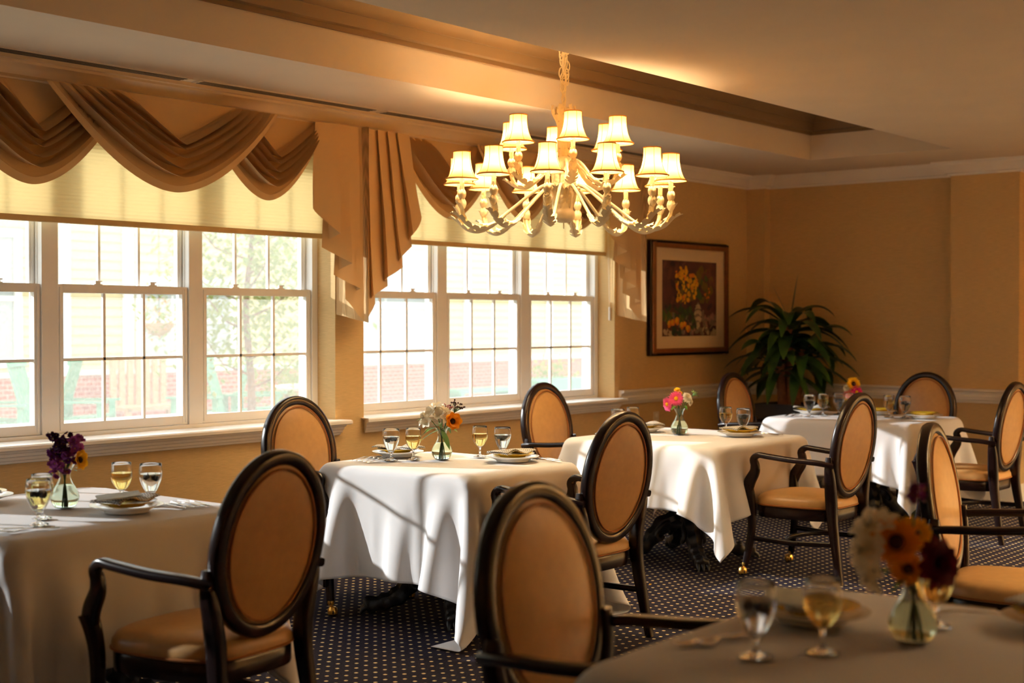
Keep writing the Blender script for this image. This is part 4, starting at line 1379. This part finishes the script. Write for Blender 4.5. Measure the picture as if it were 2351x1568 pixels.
flower('thistle', V('gerbera'), off(.090, .245, .0), off(.7, .8, .1), 'spiky green thistle reaching out at the right of the gerbera bouquet', 1.1, M['f_thistle'], 0, 7)
# farthest table
flower('sunflower', V('far'), off(.0, .225, .03), off(.1, .25, 1), 'yellow sunflower at the top of the bouquet on the farthest table', 1.25, M['f_yellow'], 0, 1)
flower('gerbera', V('far'), off(.02, .165, .04), off(.2, .0, 1), 'magenta gerbera below the yellow sunflower on the farthest table', 1.2, M['f_magenta'], 0, 2)
flower('gerbera', V('far'), off(-.035, .150, .03), off(-.5, -.1, .8), 'peach pink gerbera lowest left in the farthest bouquet', .95, M['f_peach'], 0, 3)
flower('carnation', V('far'), off(-.050, .195, .02), off(-.6, .3, .6), 'white carnation at the left of the farthest bouquet', .9, M['f_white'], 0, 4)
# foreground vase
flower('lily', V('fore'), off(-.085, .245, .0), off(-.6, .6, .5), 'blurred white blossom topmost left in the foreground bouquet', 1.1, M['f_white'], 2, 1)
flower('lily', V('fore'), off(-.105, .200, .02), off(-.9, .2, .4), 'blurred white blossom at the far left of the foreground bouquet', 1.0, M['f_white'], 1, 2)
flower('lily', V('fore'), off(-.095, .150, .02), off(-.9, -.3, .4), 'blurred cream blossom hanging lowest left in the foreground bouquet', .8, M['f_white'], 0, 3)
flower('sunflower', V('fore'), off(-.045, .222, .03), off(-.3, .3, .9), 'blurred golden blossom in the middle of the foreground bouquet', 1.3, M['f_orange'], 1, 4)
flower('sunflower', V('fore'), off(.0, .235, .0), off(.1, .6, .7), 'blurred golden blossom behind the dark red one', 1.1, M['f_yellow'], 1, 5)
flower('carnation', V('fore'), off(.045, .175, .03), off(.5, .2, .9), 'large blurred dark red blossom in the foreground bouquet', 2.0, M['f_red'], 1, 6)
flower('statice', V('fore'), off(.005, .325, .0), off(.1, 1, .2), 'blurred violet sprig standing highest in the foreground bouquet', .7, M['f_purple'], 0, 7)
flower('sunflower', V('fore'), off(-.02, .165, .03), off(-.2, -.3, .9), 'blurred olive yellow blossom low in the foreground bouquet', .9, M['f_orange'], 1, 8)
# ------------------------------------------------------------------ chandelier
CX, CY, CZ = 6.10, 4.62, TZ
ch = thing('chandelier', 'cream two-tier chandelier with small lampshades hanging from the ceiling recess', 'chandelier', (CX, CY, CZ))
def zc(z): return z - CZ
def acanthus(mb, path, W, side, mi=0, n=22, curl=.02):
    """serrated leaf running along a path; side = normal the leaf is lifted towards"""
    path = smoothpath(path, 6); m = len(path)
    vs = []; K = n
    for j in range(K + 1):
        u = j / K
        q = u * (m - 1); i = min(int(q), m - 2); p = path[i].lerp(path[i + 1], q - i)
        d = (path[i + 1] - path[i]).normalized()
        sd = Vector(side); sd = (sd - d * sd.dot(d)).normalized(); cr = d.cross(sd)
        env = math.sin(PI * (u * .92 + .06)) ** .7
        ser = 1.0 if j % 3 else .45
        w_ = W * env * ser
        lift = curl * u ** 4
        for s in (-1, -.5, 0, .5, 1):
            vs.append(p + cr * w_ * s + sd * (lift - abs(s) ** 1.6 * w_ * .55 + (.003 if s == 0 else 0)) + d * abs(s) * (.012 if j % 3 == 2 else 0))
    fs = [(j * 5 + k, j * 5 + k + 1, j * 5 + k + 6, j * 5 + k + 5) for j in range(K) for k in range(4)]
    return mb.add(vs, fs, mi)

# chain: oval links, doubled near the ceiling
mb = MB()
def link(mb, c, rz, a=.013, b=.025, r=.0036):
    pts = [Vector((a * math.cos(q), 0, b * math.sin(q))) for q in [2 * PI * i / 14 for i in range(14)]]
    k = len(mb.v); mb.tube(pts, r, 5, closed=True, up=(0, 1, 0))
    mb.xf(Matrix.Translation(c) @ Matrix.Rotation(rz, 4, 'Z'), k)
rs = random.Random(2)
z = 0.0; i = 0
while z > zc(2.60):
    link(mb, (0, 0, z - .021), (i % 2) * PI / 2)
    if z > zc(2.76):
        for q in (-1, 1):
            link(mb, (q * .020 + rs.uniform(-.004, .004), rs.uniform(-.012, .012), z - .02 + rs.uniform(-.01, .01)), rs.uniform(0, PI), .014, .030, .0038)
    z -= .034; i += 1
mb.tube([(.006, 0, 0), (.012, .004, -.2), (-.008, 0, -.36), (.006, .004, -.56)], .0022, 5)
mb.build('chain', M['cream'], ch, smooth=60)
MB().lathe([(.0001, 0), (.065, 0), (.06, -.012), (.035, -.026), (.012, -.032), (.0001, -.034)], 28).build('ceiling_canopy', M['cream'], ch, smooth=50)
# stem of the chandelier
co = MB()
co.lathe([(.0001, zc(1.992)), (.030, zc(1.995)), (.058, zc(2.012)), (.062, zc(2.02)), (.062, zc(2.052)), (.056, zc(2.058)), (.050, zc(2.075)), (.054, zc(2.12)), (.060, zc(2.16)), (.050, zc(2.185)),
          (.036, zc(2.20)), (.034, zc(2.26)), (.040, zc(2.272)), (.058, zc(2.285)), (.062, zc(2.32)), (.046, zc(2.345)), (.026, zc(2.36)), (.022, zc(2.44)), (.024, zc(2.50)), (.030, zc(2.54)), (.014, zc(2.575)), (.006, zc(2.60)), (.0001, zc(2.602))], 24)
co.build('column', M['cream'], ch, smooth=50)
link_ = MB(); link(link_, (0, 0, zc(1.978)), .6, .014, .016, .003); link_.build('bottom_ring', M['cream'], ch)
cl = MB()
for k in range(6):
    a = k * PI / 3 + .3; e = Vector((math.cos(a), math.sin(a), 0))
    acanthus(cl, [e * .05 + UP * zc(2.07), e * .066 + UP * zc(2.13), e * .072 + UP * zc(2.18), e * .10 + UP * zc(2.205)], .034, e)
    acanthus(cl, [e * .03 + UP * zc(2.36), e * .034 + UP * zc(2.44), e * .034 + UP * zc(2.53), e * .06 + UP * zc(2.60), e * .05 + UP * zc(2.635)], .026, e)
    e2 = Vector((math.cos(a + .5), math.sin(a + .5), 0))
    acanthus(cl, [e2 * .06 + UP * zc(2.30), e2 * .064 + UP * zc(2.25), e2 * .07 + UP * zc(2.20), e2 * .085 + UP * zc(2.17)], .026, e2)
cl.build('column_leaves', M['cream'], ch, smooth=180, recalc=False)

def lamp_head(arm, r, z0, zs):
    """tulip cups, candle sleeve, lampshade above the arm tip at radius r; z0 tip height, zs underside of the shade"""
    cup = MB()
    def tulip(zb, h, rr):
        def f(u, v):
            a = 2 * PI * u
            sc = .80 + .20 * abs(math.cos(2.5 * a)) ** .6
            rad = rr * (math.sin(PI * min(1, v * .72 + .12)) ** .7) * (1 + .05 * math.cos(5 * a) * v)
            return (r + rad * math.cos(a), rad * math.sin(a), zb + h * v * (sc if v > .5 else 1))
        cup.grid(f, 40, 8, closeu=True)
    h = (zs - z0 - .02) * .40
    tulip(z0 - .006, h, .0235); tulip(z0 + h * .84, h, .0225)
    cup.build('leaf_cup', M['cream'], arm, smooth=180, recalc=False)
    cs = MB().lathe([(.0001, z0 + .01), (.0115, z0 + .012), (.0125, zs), (.0125, zs + .035), (.0001, zs + .036)], 14, (r, 0, 0))
    rs = random.Random(4)
    for q in range(16):
        a = rs.uniform(0, 2 * PI); cs.ball((r + .0128 * math.cos(a), .0128 * math.sin(a), rs.uniform(z0 + 1.6 * h, zs + .01)), .0028, 6)
    cs.build('candle_sleeve', M['cream'], arm, smooth=60)
    sh = MB(); hs = .148
    def rad(v): return lerp(.086, .046, v ** .50) - .007 * math.sin(PI * v)
    def f(u, v):
        a = 2 * PI * u
        return (r + rad(v) * math.cos(a), rad(v) * math.sin(a), zs + hs * v)
    sh.grid(f, 36, 12, closeu=True)
    for v, rr in ((0.0, .0040), (.985, .0034)):
        sh.tube([(r + rad(v) * math.cos(2 * PI * i / 36), rad(v) * math.sin(2 * PI * i / 36), zs + hs * v) for i in range(36)], rr, 6, 1, closed=True, up=(0, 0, 1))
    for k in range(6):
        a = 2 * PI * k / 6 + .26
        sh.tube([(r + (rad(v) + .0006) * math.cos(a), (rad(v) + .0006) * math.sin(a), zs + hs * v) for v in [i / 8 for i in range(9)]], .0014, 5, 1)
    sh.build('lampshade', [M['shade'], M['shade_trim']], arm, smooth=60, recalc=False)
    ld = bpy.data.lights.new('candle_bulb', 'POINT')
    ld.energy = LAMP_W; ld.color = (1.0, .79, .48); ld.shadow_soft_size = .040
    lo = bpy.data.objects.new('candle_bulb', ld); COL.objects.link(lo); lo.parent = arm; lo.location = (r, 0, zs + .058)

LAMP_W = 4.8
def arm_tier(n, path, leafpath, leaf2, r, z0, zs, a0, thick):
    a1 = MB().tube(smoothpath(path, 6), thick, 8).build('arm', M['cream'], ch, smooth=60)
    lf = MB()
    acanthus(lf, leafpath, .034, (0, 0, -1), curl=.03)
    acanthus(lf, leaf2, .024, (1, 0, -.2), curl=-.02)
    acanthus(lf, [(p[0], p[1], p[2] + .018) for p in leafpath[:3]], .016, (0, 0, 1), curl=.03)
    lf.build('leaf', M['cream'], a1, smooth=180, recalc=False)
    lamp_head(a1, r, z0, zs)
    a1.rotation_euler = (0, 0, a0)
    for k in range(1, n):
        o = a1.copy(); COL.objects.link(o); o.rotation_euler = (0, 0, a0 + 2 * PI * k / n)
        for c in list(a1.children):
            d = c.copy(); COL.objects.link(d); d.parent = o
Zc = zc
arm_tier(12, [(.045, 0, Zc(2.10)), (.07, 0, Zc(2.175)), (.115, 0, Zc(2.195)), (.19, 0, Zc(2.15)), (.30, 0, Zc(2.065)), (.42, 0, Zc(1.975)), (.49, 0, Zc(1.955)), (.55, 0, Zc(1.978)), (.585, 0, Zc(2.03)), (.59, 0, Zc(2.06))],
         [(.34, 0, Zc(2.02)), (.42, 0, Zc(1.963)), (.49, 0, Zc(1.943)), (.555, 0, Zc(1.965)), (.60, 0, Zc(2.02)), (.635, 0, Zc(2.055))],
         [(.56, 0, Zc(1.985)), (.59, 0, Zc(2.02)), (.605, 0, Zc(2.06)), (.63, 0, Zc(2.075))], .59, Zc(2.06), Zc(2.215), -.016, .0085)
arm_tier(6, [(.04, 0, Zc(2.30)), (.07, 0, Zc(2.335)), (.11, 0, Zc(2.31)), (.17, 0, Zc(2.235)), (.225, 0, Zc(2.20)), (.28, 0, Zc(2.21)), (.31, 0, Zc(2.245)), (.314, 0, Zc(2.27))],
         [(.10, 0, Zc(2.29)), (.16, 0, Zc(2.225)), (.22, 0, Zc(2.188)), (.285, 0, Zc(2.20)), (.325, 0, Zc(2.235)), (.345, 0, Zc(2.262))],
         [(.29, 0, Zc(2.22)), (.315, 0, Zc(2.245)), (.33, 0, Zc(2.275)), (.35, 0, Zc(2.285))], .314, Zc(2.27), Zc(2.415), -.243, .0085)
for cx_, lab in ((6.4, 'added unseen fill chandelier over the near half of the room, nearer the camera'), (10.0, 'added unseen fill chandelier over the near half of the room, nearer the back wall')):  # unseen chandeliers added for warm fill, bulbs stronger than the visible one's
    c2 = dup(ch, (cx_, -.40, CZ), 0, lab)
    for a_ in c2.children:
        for l_ in a_.children:
            if l_.type == 'LIGHT':
                l_.data = l_.data.copy(); l_.data.energy = 38.0 if cx_ < 8 else 125.0

# ------------------------------------------------------------------ palm in the corner
pt_ = thing('potted_palm', 'dark green corn plant in the back corner, standing in a tall dark pot', 'plant', (10.70, 5.66, 0))
p = MB()
p.add([(-.20, -.20, 0), (.20, -.20, 0), (.20, .20, 0), (-.20, .20, 0), (-.225, -.225, .74), (.225, -.225, .74), (.225, .225, .74), (-.225, .225, .74), (-.20, -.20, .74), (.20, -.20, .74), (.20, .20, .74), (-.20, .20, .74), (-.19, -.19, .68), (.19, -.19, .68), (.19, .19, .68), (-.19, .19, .68)],
      [(0, 3, 2, 1)] + [(a + b, a + (b + 1) % 4, a + 4 + (b + 1) % 4, a + 4 + b) for a in (0, 4, 8) for b in range(4)] + [(12, 13, 14, 15)])
p.build('pot', M['planter'], pt_, smooth=0, bevel=.006)
MB().lohi((-.19, -.19, .69), (.19, .19, .705)).build('soil', M['soil'], pt_, smooth=0)
bk = MB()
CANES = [((.0, .0), (.015, .03), 1.42), ((-.05, .05), (-.08, .06), 1.12), ((.05, -.03), (.09, -.06), 1.20)]
for (b, tp, zt) in CANES:
    path = smoothpath([(b[0], b[1], .70), (lerp(b[0], tp[0], .5), lerp(b[1], tp[1], .5), (.7 + zt) / 2), (tp[0], tp[1], zt)], 8)
    bk.tube(path, [.036 + .004 * (i % 2) for i in range(len(path))], 12)
bk.build('trunk', M['bark'], pt_, smooth=50)
fo = MB(); rs = random.Random(21)
def blade(base, az, el, L, W, dr):
    d = Vector((math.cos(az) * math.cos(el), math.sin(az) * math.cos(el), math.sin(el)))
    s = Vector((-math.sin(az), math.cos(az), 0)); n = 12; vs = []
    tw = rs.uniform(-.5, .5)
    p_ = Vector(base); st = L / n
    for j in range(n + 1):
        u = j / n
        w_ = W * math.sin(PI * (u * .93 + .06)) ** .75 / 2
        ss = s * math.cos(tw * u) + Vector((0, 0, 1)) * math.sin(tw * u)
        up = Vector((0, 0, w_ * .35))
        vs += [p_ - ss * w_ + up, p_.copy(), p_ + ss * w_ + up]
        d2 = (d + Vector((0, 0, -dr * (u ** 1.3) * 2.2))).normalized()
        p_ = p_ + d2 * st
    fo.add(vs, [(j * 3 + k, j * 3 + k + 1, j * 3 + k + 4, j * 3 + k + 3) for j in range(n) for k in range(2)])
for (b, tp, zt) in CANES:
    top = zt > 1.3
    for k in range(36 if top else 24):
        az = k * 2.39996 + rs.uniform(-.2, .2)
        f_ = k / (36 if top else 24)
        el = lerp(-.2, .95, f_) + rs.uniform(-.12, .12)
        blade((tp[0], tp[1], zt - .16 + .16 * f_), az, el, rs.uniform(.44, .62), rs.uniform(.085, .125), lerp(.62, .85, rs.random()))
blade((.0, .0, 1.45), -.9, 1.42, .40, .085, .02)
blade((.0, .0, 1.42), 2.0, 1.15, .36, .06, .05)
# keep the foliage inside the room corner
fo.v = [(min(v[0], .36), min(v[1], .52), v[2]) for v in fo.v]
fo.build('foliage', M['palm'], pt_, smooth=180, recalc=False)

# small yellow petals fallen on the carpet
for i, (x, y, rz, lab) in enumerate([(6.33, 4.20, .4, 'fallen yellow petal on the carpet in front of the iron table base'), (6.93, 3.44, 1.2, 'fallen yellow petal on the carpet near the golden seat chair')]):
    mb = MB(); leaf_mb(mb, (0, 0, .004), (1, 0, .15), .042, .012, .25)
    o = mb.build('fallen_petal', M['f_yellow'], None, (x, y, 0), smooth=180, recalc=False); o.rotation_euler = (0, 0, rz)
    o.modifiers.new('thick', 'SOLIDIFY').thickness = .002
    tag(o, lab, 'petal')

# ------------------------------------------------------------------ outside
GZ = -.12
struct(MB().lohi((-12, 6.62, GZ - .2), (34, 40, GZ)).build('ground', M['patio'], smooth=0))
o = MB().lohi((-12, 10.2, GZ), (34, 12.2, GZ + .02)).build('lawn', M['lawn'], smooth=0); tag(o, 'strip of lawn across the courtyard outside the windows', 'lawn', kind='stuff')
hs = thing('house', 'pale yellow clapboard house across the courtyard, seen through the windows', 'house', (14, 16, GZ))
def HB(mb, nm, m, parent=None, **k):
    mb.v = [(q[0] - 14, q[1] - 16, q[2] - GZ) for q in mb.v]
    return mb.build(nm, m, parent or hs, **k)
sd = MB(); lap = .125; zz = .75; X0, X1 = -4.0, 30.0
prof = []
while zz < 3.95:
    prof += [(15.975, zz), (15.997, zz + lap)]; zz += lap
vs = [(xx, y, z) for (y, z) in prof for xx in (X0, X1)]
sd.add(vs, [(2 * j, 2 * j + 1, 2 * j + 3, 2 * j + 2) for j in range(len(prof) - 1)])
sd.lohi((X0, 16.0, GZ), (X1, 16.3, 3.95))
HB(sd, 'siding', M['siding'], smooth=0, recalc=False)
HB(MB().lohi((X0, 15.93, GZ), (X1, 16.0, .72)), 'brick_base', M['brick'], smooth=0)
HB(MB().lohi((X0, 15.91, .72), (X1, 16.0, .78)), 'ledge', M['white_paint'], smooth=0)
HB(MB().lohi((X0 - .3, 15.6, 3.95), (X1 + .3, 18.5, 4.05)), 'roof', M['roof'], smooth=0)
for xb in (10.20, 11.18, 15.3, 18.2, 20.55):
    HB(MB().lohi((xb, 15.95, .78), (xb + .16, 15.99, 3.95)), 'corner_board', M['white_paint'], smooth=0)
for (xa, xb, za, zb) in ((5.2, 6.4, .95, 2.5), (8.35, 9.55, .95, 2.5), (11.48, 13.0, .92, 1.95), (15.75, 17.2, .85, 2.5)):
    f = MB()
    f.lohi((xa - .10, 15.93, za - .10), (xa, 15.985, zb + .10)); f.lohi((xb, 15.93, za - .10), (xb + .10, 15.985, zb + .10))
    f.lohi((xa, 15.93, za - .10), (xb, 15.985, za)); f.lohi((xa, 15.93, zb), (xb, 15.985, zb + .10))
    f.lohi((xa, 15.94, (za + zb) / 2 - .03), (xb, 15.985, (za + zb) / 2 + .03))
    for q in (1, 2): f.lohi((lerp(xa, xb, q / 3) - .012, 15.955, za), (lerp(xa, xb, q / 3) + .012, 15.985, zb))
    fo_ = HB(f, 'window', M['white_paint'], smooth=0)
    HB(MB().lohi((xa, 15.965, za), (xb, 15.972, zb)), 'pane', M['ext_glass'], fo_, smooth=0)

gw = MB().lohi((-2, 9.0, GZ), (7.6, 9.7, .57)); gw.lohi((-2.05, 8.95, .57), (7.65, 9.75, .65), 1)
tag(gw.build('garden_wall', [M['lawn'], M['patio']], smooth=0), 'low hedge-covered garden wall with a pale top outside the large window', 'wall', kind='thing')

def make_rocker():
    t = thing('porch_chair', '', 'chair', (0, 0, 0), 0, 'green wooden porch chairs outside the window')
    b = MB(); R_ = Matrix.Rotation(math.radians(-16), 3, 'X')
    for k in range(6):
        b.box(Vector((-.225 + .09 * k, -.26, .42)) + R_ @ Vector((0, 0, .33)), (.07, .02, .70), 0, R_)
    b.box(Vector((0, -.28, .42)) + R_ @ Vector((0, 0, .68)), (.56, .03, .07), 0, R_)
    b.build('backrest', M['green_paint'], t, smooth=0)
    s_ = MB()
    for k in range(6): s_.box((0, -.22 + .095 * k, .40 + .008 * k), (.54, .08, .022))
    s_.build('seat', M['green_paint'], t, smooth=0)
    for s in (-1, 1):
        MB().lohi((s * .33 - .055, -.34, .60), (s * .33 + .055, .36, .625)).build('arm', M['green_paint'], t, smooth=0)
        for y in (-.24, .27):
            MB().lohi((s * .30 - .025, y - .035, .05), (s * .30 + .025, y + .035, .60)).build('leg', M['green_paint'], t, smooth=0)
        MB().tube([(s * .30, -.55 + 1.0 * i / 10, .03 + .10 * ((i - 5.5) / 5.5) ** 2) for i in range(11)], [(.02, .025)] * 11, 6, up=(1, 0, 0)).build('rocker', M['green_paint'], t, smooth=40)
    return t
rk = make_rocker()
for i, (x, y, rz, lab) in enumerate([(8.55, 14.4, 39, 'green porch chair seen through the leftmost sash, cut by the photo edge'), (9.45, 14.3, 222, 'green porch chair outside the middle sash, nearer its left side'),
                                     (10.95, 14.0, 39, 'green porch chair outside the middle sash, before the tan slats'), (11.75, 13.9, 222, 'green porch chair outside the right sash of the large window')]):
    if i == 0: rk.location = (x, y, GZ); rk.rotation_euler = (0, 0, math.radians(rz)); rk['label'] = lab
    else: dup(rk, (x, y, GZ), math.radians(rz), lab)
t = thing('garden_bench', 'tan slatted wooden bench back between the green porch chairs outside', 'bench', (11.0, 15.4, GZ))
b = MB()
for k in range(7): b.lohi((-.42 + .13 * k, -.02, .45), (-.33 + .13 * k, .02, 1.05))
b.build('backrest', M['wood_tan'], t, smooth=0)
MB().lohi((-.48, -.45, .40), (.52, .0, .45)).build('seat', M['wood_tan'], t, smooth=0)
for x in (-.44, .48):
    for y in (-.42, -.03): MB().lohi((x - .03, y - .03, 0), (x + .03, y + .03, .42)).build('leg', M['wood_tan'], t, smooth=0)
t = thing('patio_table', 'pale round patio table outside the right sash of the large window', 'table', (11.9, 12.9, GZ))
MB().lathe([(.0001, .70), (.52, .70), (.55, .72), (.55, .745), (.0001, .75)], 32).build('table_top', M['white_paint'], t, smooth=40)
MB().lathe([(.28, 0), (.26, .03), (.05, .06), (.04, .70)], 20).build('pedestal', M['wood_tan'], t, smooth=40)
# tree
tr = thing('garden_tree', 'slender leafy tree outside the right sash of the large window', 'tree', (10.05, 12.0, GZ))
tk = MB(); rs = random.Random(9)
tk.tube(smoothpath([(0, 0, 0), (.03, 0, .8), (-.02, .03, 1.7), (.05, 0, 2.6), (.0, 0, 3.4)], 5), [lerp(.055, .015, i / 20) for i in range(21)], 8)
tips = []
for k in range(16):
    z0 = lerp(.8, 3.2, k / 15); a = k * 2.4; L = rs.uniform(.5, 1.0)
    e = Vector((math.cos(a) * L, math.sin(a) * L, z0 + rs.uniform(.2, .6)))
    tk.tube([(0, 0, z0), (e.x * .5, e.y * .5, z0 + .12), e], [.016, .011, .005], 5); tips += [e, Vector((e.x * .6, e.y * .6, z0 + .2))]
tk.build('trunk', M['bark'], tr, smooth=50)
lv = MB()
def leaves(mb, c, k, spread, s):
    for _ in range(k):
        p_ = Vector(c) + Vector((rs.gauss(0, spread), rs.gauss(0, spread), rs.gauss(0, spread)))
        R_ = Matrix.Rotation(rs.uniform(0, 6), 3, 'Z') @ Matrix.Rotation(rs.uniform(-1, 1), 3, 'X')
        q = s * rs.uniform(.7, 1.3)
        mb.add([p_ + R_ @ Vector(v) for v in ((0, -q, 0), (q * .5, 0, q * .1), (0, q, 0), (-q * .5, 0, q * .1))], [(0, 1, 2, 3)])
for e in tips: leaves(lv, e, 110, .24, .055)
lv.build('foliage', M['tree_leaf'], tr, smooth=0, recalc=False)
sh = thing('garden_shrub', 'rounded green shrub outside at the foot of the slender tree', 'shrub', (12.9, 14.6, GZ))
lv = MB()
for _ in range(26): leaves(lv, (rs.uniform(-.5, .5), rs.uniform(-.4, .4), rs.uniform(.15, .9)), 40, .14, .045)
lv.build('foliage', M['tree_leaf'], sh, smooth=0, recalc=False)
MB().tube([(0, 0, 0), (0, 0, .6)], .03, 6).build('stem', M['bark'], sh)
hb = thing('hanging_basket', 'basket of red flowers hanging outside the middle sash', 'basket', (9.95, 13.5, 1.42))
MB().lathe([(.0001, -.16), (.08, -.15), (.16, -.06), (.18, 0), (.0001, 0)], 18).build('basket', M['wood_tan'], hb, smooth=50)
lv = MB(); leaves(lv, (0, 0, .06), 120, .14, .04); lv.build('foliage', M['tree_leaf'], hb, smooth=0, recalc=False)
lv = MB(); leaves(lv, (0, 0, .04), 90, .16, .035); lv.build('blossoms', M['f_orange'], hb, smooth=0, recalc=False)
MB().tube([(0, 0, 0), (0, 0, 2.55)], .006, 5).build('hanger', M['iron'], hb)
t = thing('planter_box', 'grey green planter box outside the right sash of the farther window', 'planter', (15.6, 12.1, GZ))
MB().lohi((-.55, -.25, 0), (.55, .25, .74)).build('box', M['green_paint'], t, smooth=0, bevel=.01)
lv = MB()
for k in range(8): leaves(lv, (rs.uniform(-.4, .4), 0, .82), 40, .10, .04)
lv.build('flowers', M['tree_leaf'], t, smooth=0, recalc=False)
t = thing('green_bench', 'low green bench before the brick base outside the farther window', 'bench', (17.6, 15.1, GZ))
MB().lohi((-.75, -.22, .36), (.75, .22, .42)).build('seat', M['green_paint'], t, smooth=0)
for x in (-.65, .65): MB().lohi((x - .05, -.2, 0), (x + .05, .2, .36)).build('leg', M['green_paint'], t, smooth=0)
